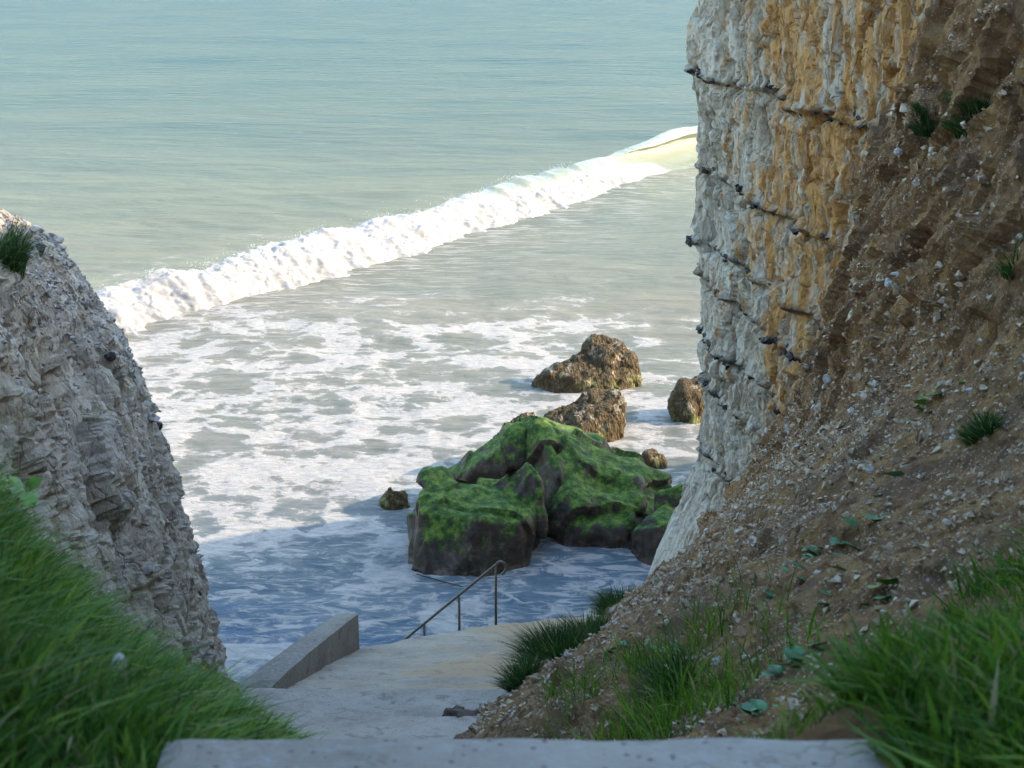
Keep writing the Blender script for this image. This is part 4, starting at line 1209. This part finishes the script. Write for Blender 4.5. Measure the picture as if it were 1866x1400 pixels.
def build_plants():
    lm = [leaf_mesh('leaf', s, M['leaf']) for s in range(4)]; ll = leaf_mesh('leaf', 9, M['leaf_lime'])
    for px, py, s, k, lb, lime in [
        (1575, 968, .085, 8, 'biggest leafy plant, its broad blue green leaves spread in the middle of the rubble', 0),
        (1505, 1005, .055, 7, 'leafy plant just left of the biggest leafy plant', 0),
        (1528, 852, .050, 8, 'leafy plant on the rubble above the biggest leafy plant', 0),
        (1588, 862, .050, 6, 'flat pale leafy plant to the right of another one above the middle of the rubble', 0),
        (1690, 752, .065, 9, 'bright leafy plant on the ledge under the steep brown face', 1),
        (1745, 715, .045, 6, 'lime leafy plant at the upper right of the rubble ledge', 1),
        (1500, 1122, .050, 7, 'small dark leafy plant in the lower middle of the rubble', 0),
        (1405, 1085, .045, 6, 'small leafy plant on the rubble right of the cliff foot', 0),
        (1450, 1062, .045, 6, 'second small leafy plant right of the cliff foot', 0),
        (1220, 1195, .050, 7, 'low leafy plant on the rubble right of the grass tussocks', 0),
        (1125, 1185, .045, 6, 'low leafy plant sheltering beside the farthest tussock', 0),
        (1430, 1222, .050, 9, 'leafy plant above the yellow green grass patch', 0),
        (1480, 1195, .045, 8, 'leafy plant highest of the cluster above the grass patch', 0),
        (1390, 1300, .045, 8, 'dark leafy plant in the gap in the lower grass', 0),
        (1600, 1085, .050, 4, 'single upright leafy shoot on the lower rubble', 1)]:
        p, n = on_slope(px, py)
        e = bpy.data.objects.new('leafy_plant', None); COL.objects.link(e); e.location = p
        e['label'] = lb; e['category'] = 'plant'; e['group'] = 'leafy plants on the rubble slope'
        for j in range(k):
            a = rng.uniform(0, 6.28); d = rng.uniform(.5, 1.9) * s
            q = bpy.data.objects.new('leaf', ll if (lime and rng.random() < .6) else lm[rng.integers(0, 4)]); COL.objects.link(q); q.parent = e
            w = s * rng.uniform(.5, 1.2)
            dx, dy = math.cos(a) * d, math.sin(a) * d * 1.2
            gz = -(n[0] * dx + n[1] * dy) / max(.35, n[2])
            q.location = (dx, dy, gz + rng.uniform(.30, .75) * s)
            q.scale = (w, w, w)
            q.rotation_euler = (rng.uniform(-.4, .4) , rng.uniform(-.25, .35) - .45, a)
            q.rotation_euler = (rng.uniform(.0, .5), -.45 + rng.uniform(-.25, .25), rng.uniform(-1.2, 1.2) + math.pi)
build_plants()

def on_bank(px, py):
    ys = np.linspace(2.2, 12, 300); xs = np.linspace(-4, -.8, 200)
    Y, X = np.meshgrid(ys, xs, indexing='ij'); P = np.stack([X, Y, bank_z(X, Y)], -1)
    a, b, D = project(P); e = np.hypot(a - px, b - py) + 3 * D
    i, j = np.unravel_index(np.argmin(e), e.shape); return P[i, j]

def build_flowers():
    p = np.array([-1.137, 4.0, 9.70])
    e = bpy.data.objects.new('dandelion', None); COL.objects.link(e); e.location = p
    e['label'] = 'white dandelion seed head standing in the left grass'; e['category'] = 'dandelion'
    hgt = .22
    V, F = tube([(0, 0, 0), (.008, 0, hgt * .5), (.0, 0, hgt)], .0028, 6)
    obj('stem', mesh_np('stem', V, F, M['stem']), e)
    k = 420
    d = rng.normal(size=(k, 3)); d /= np.linalg.norm(d, axis=1, keepdims=True)
    r = .025
    s = np.cross(d, rng.normal(size=(k, 3))); s /= np.linalg.norm(s, axis=1, keepdims=True); s2 = np.cross(d, s)
    Vt, Ft = [], []
    for i in range(k):
        b = len(Vt); c = d[i] * r
        Vt += [d[i] * .003 + s[i] * .0004, d[i] * .003 - s[i] * .0004, c]
        Ft.append((b, b + 1, b + 2))
        for m in range(5):
            an = m * 1.2566
            t = c + (s[i] * math.cos(an) + s2[i] * math.sin(an)) * .0055 + d[i] * .003
            w = (s[i] * -math.sin(an) + s2[i] * math.cos(an)) * .0009
            b = len(Vt); Vt += [c - w, c + w, t]; Ft.append((b, b + 1, b + 2))
    h = obj('seed_head', mesh_np('seed_head', np.array(Vt), np.array(Ft), M['fluff'], False), e, loc=(0, 0, hgt + .018))
    lm = leaf_mesh('leaf', 2, M['leaf_lime'])
    for px, py, lb in [(117, 1030, 'brightest yellow flower at the top of the left grass'), (148, 1028, 'fainter yellow flower right of the brightest one'),
                       (393, 1262, 'tiny yellow flower low at the right edge of the left grass')]:
        c = on_bank(px, py)
        e = bpy.data.objects.new('yellow_flower', None); COL.objects.link(e); e.location = c - np.array([0, 0, .08])
        e['label'] = lb; e['category'] = 'flower'; e['group'] = 'yellow flowers in the left grass'
        hh = .36 if px < 300 else .27
        V, F = tube([(0, 0, 0), (.01, 0, hh * .5), (0, 0, hh)], .0025, 5)
        obj('stem', mesh_np('stem', V, F, M['stem']), e)
        n = 18; a = np.linspace(0, 6.283, n, endpoint=False); Vt = [(0, 0, 0)]
        sz = .017 if px < 130 else .010
        for q in range(n): Vt.append((sz * (1 if q % 2 else .62) * math.cos(a[q]), sz * (1 if q % 2 else .62) * math.sin(a[q]), .006))
        for q in range(n): Vt.append((sz * .4 * math.cos(a[q]), sz * .4 * math.sin(a[q]), -.006))
        Ft = [np.array([[0, 1 + q, 1 + (q + 1) % n] for q in range(n)]), np.array([[1 + q, 1 + n + q, 1 + n + (q + 1) % n, 1 + (q + 1) % n] for q in range(n)])]
        f = obj('flower_head', mesh_np('flower_head', np.array(Vt), Ft, M['petal'], False), e, loc=(0, 0, hh))
        f.rotation_euler = (.7, .1, 0)
    for px, py, s, k, lb in [(30, 985, .07, 12, 'rounded leafy plant at the left edge above the grass'), (222, 1115, .05, 5, 'lime leafy sprig standing at the upper edge of the left grass')]:
        c = on_bank(px, py); e = bpy.data.objects.new('leafy_plant', None); COL.objects.link(e); e.location = c
        e['label'] = lb; e['category'] = 'plant'
        for j in range(k):
            q = bpy.data.objects.new('leaf', lm); COL.objects.link(q); q.parent = e
            q.location = (rng.normal(0, s), rng.normal(0, s), .16 + rng.uniform(0, 2.4) * s)
            q.scale = (s * .6,) * 3; q.rotation_euler = (rng.uniform(0, .8), rng.uniform(-.8, 0), rng.uniform(0, 6.28))
build_flowers()
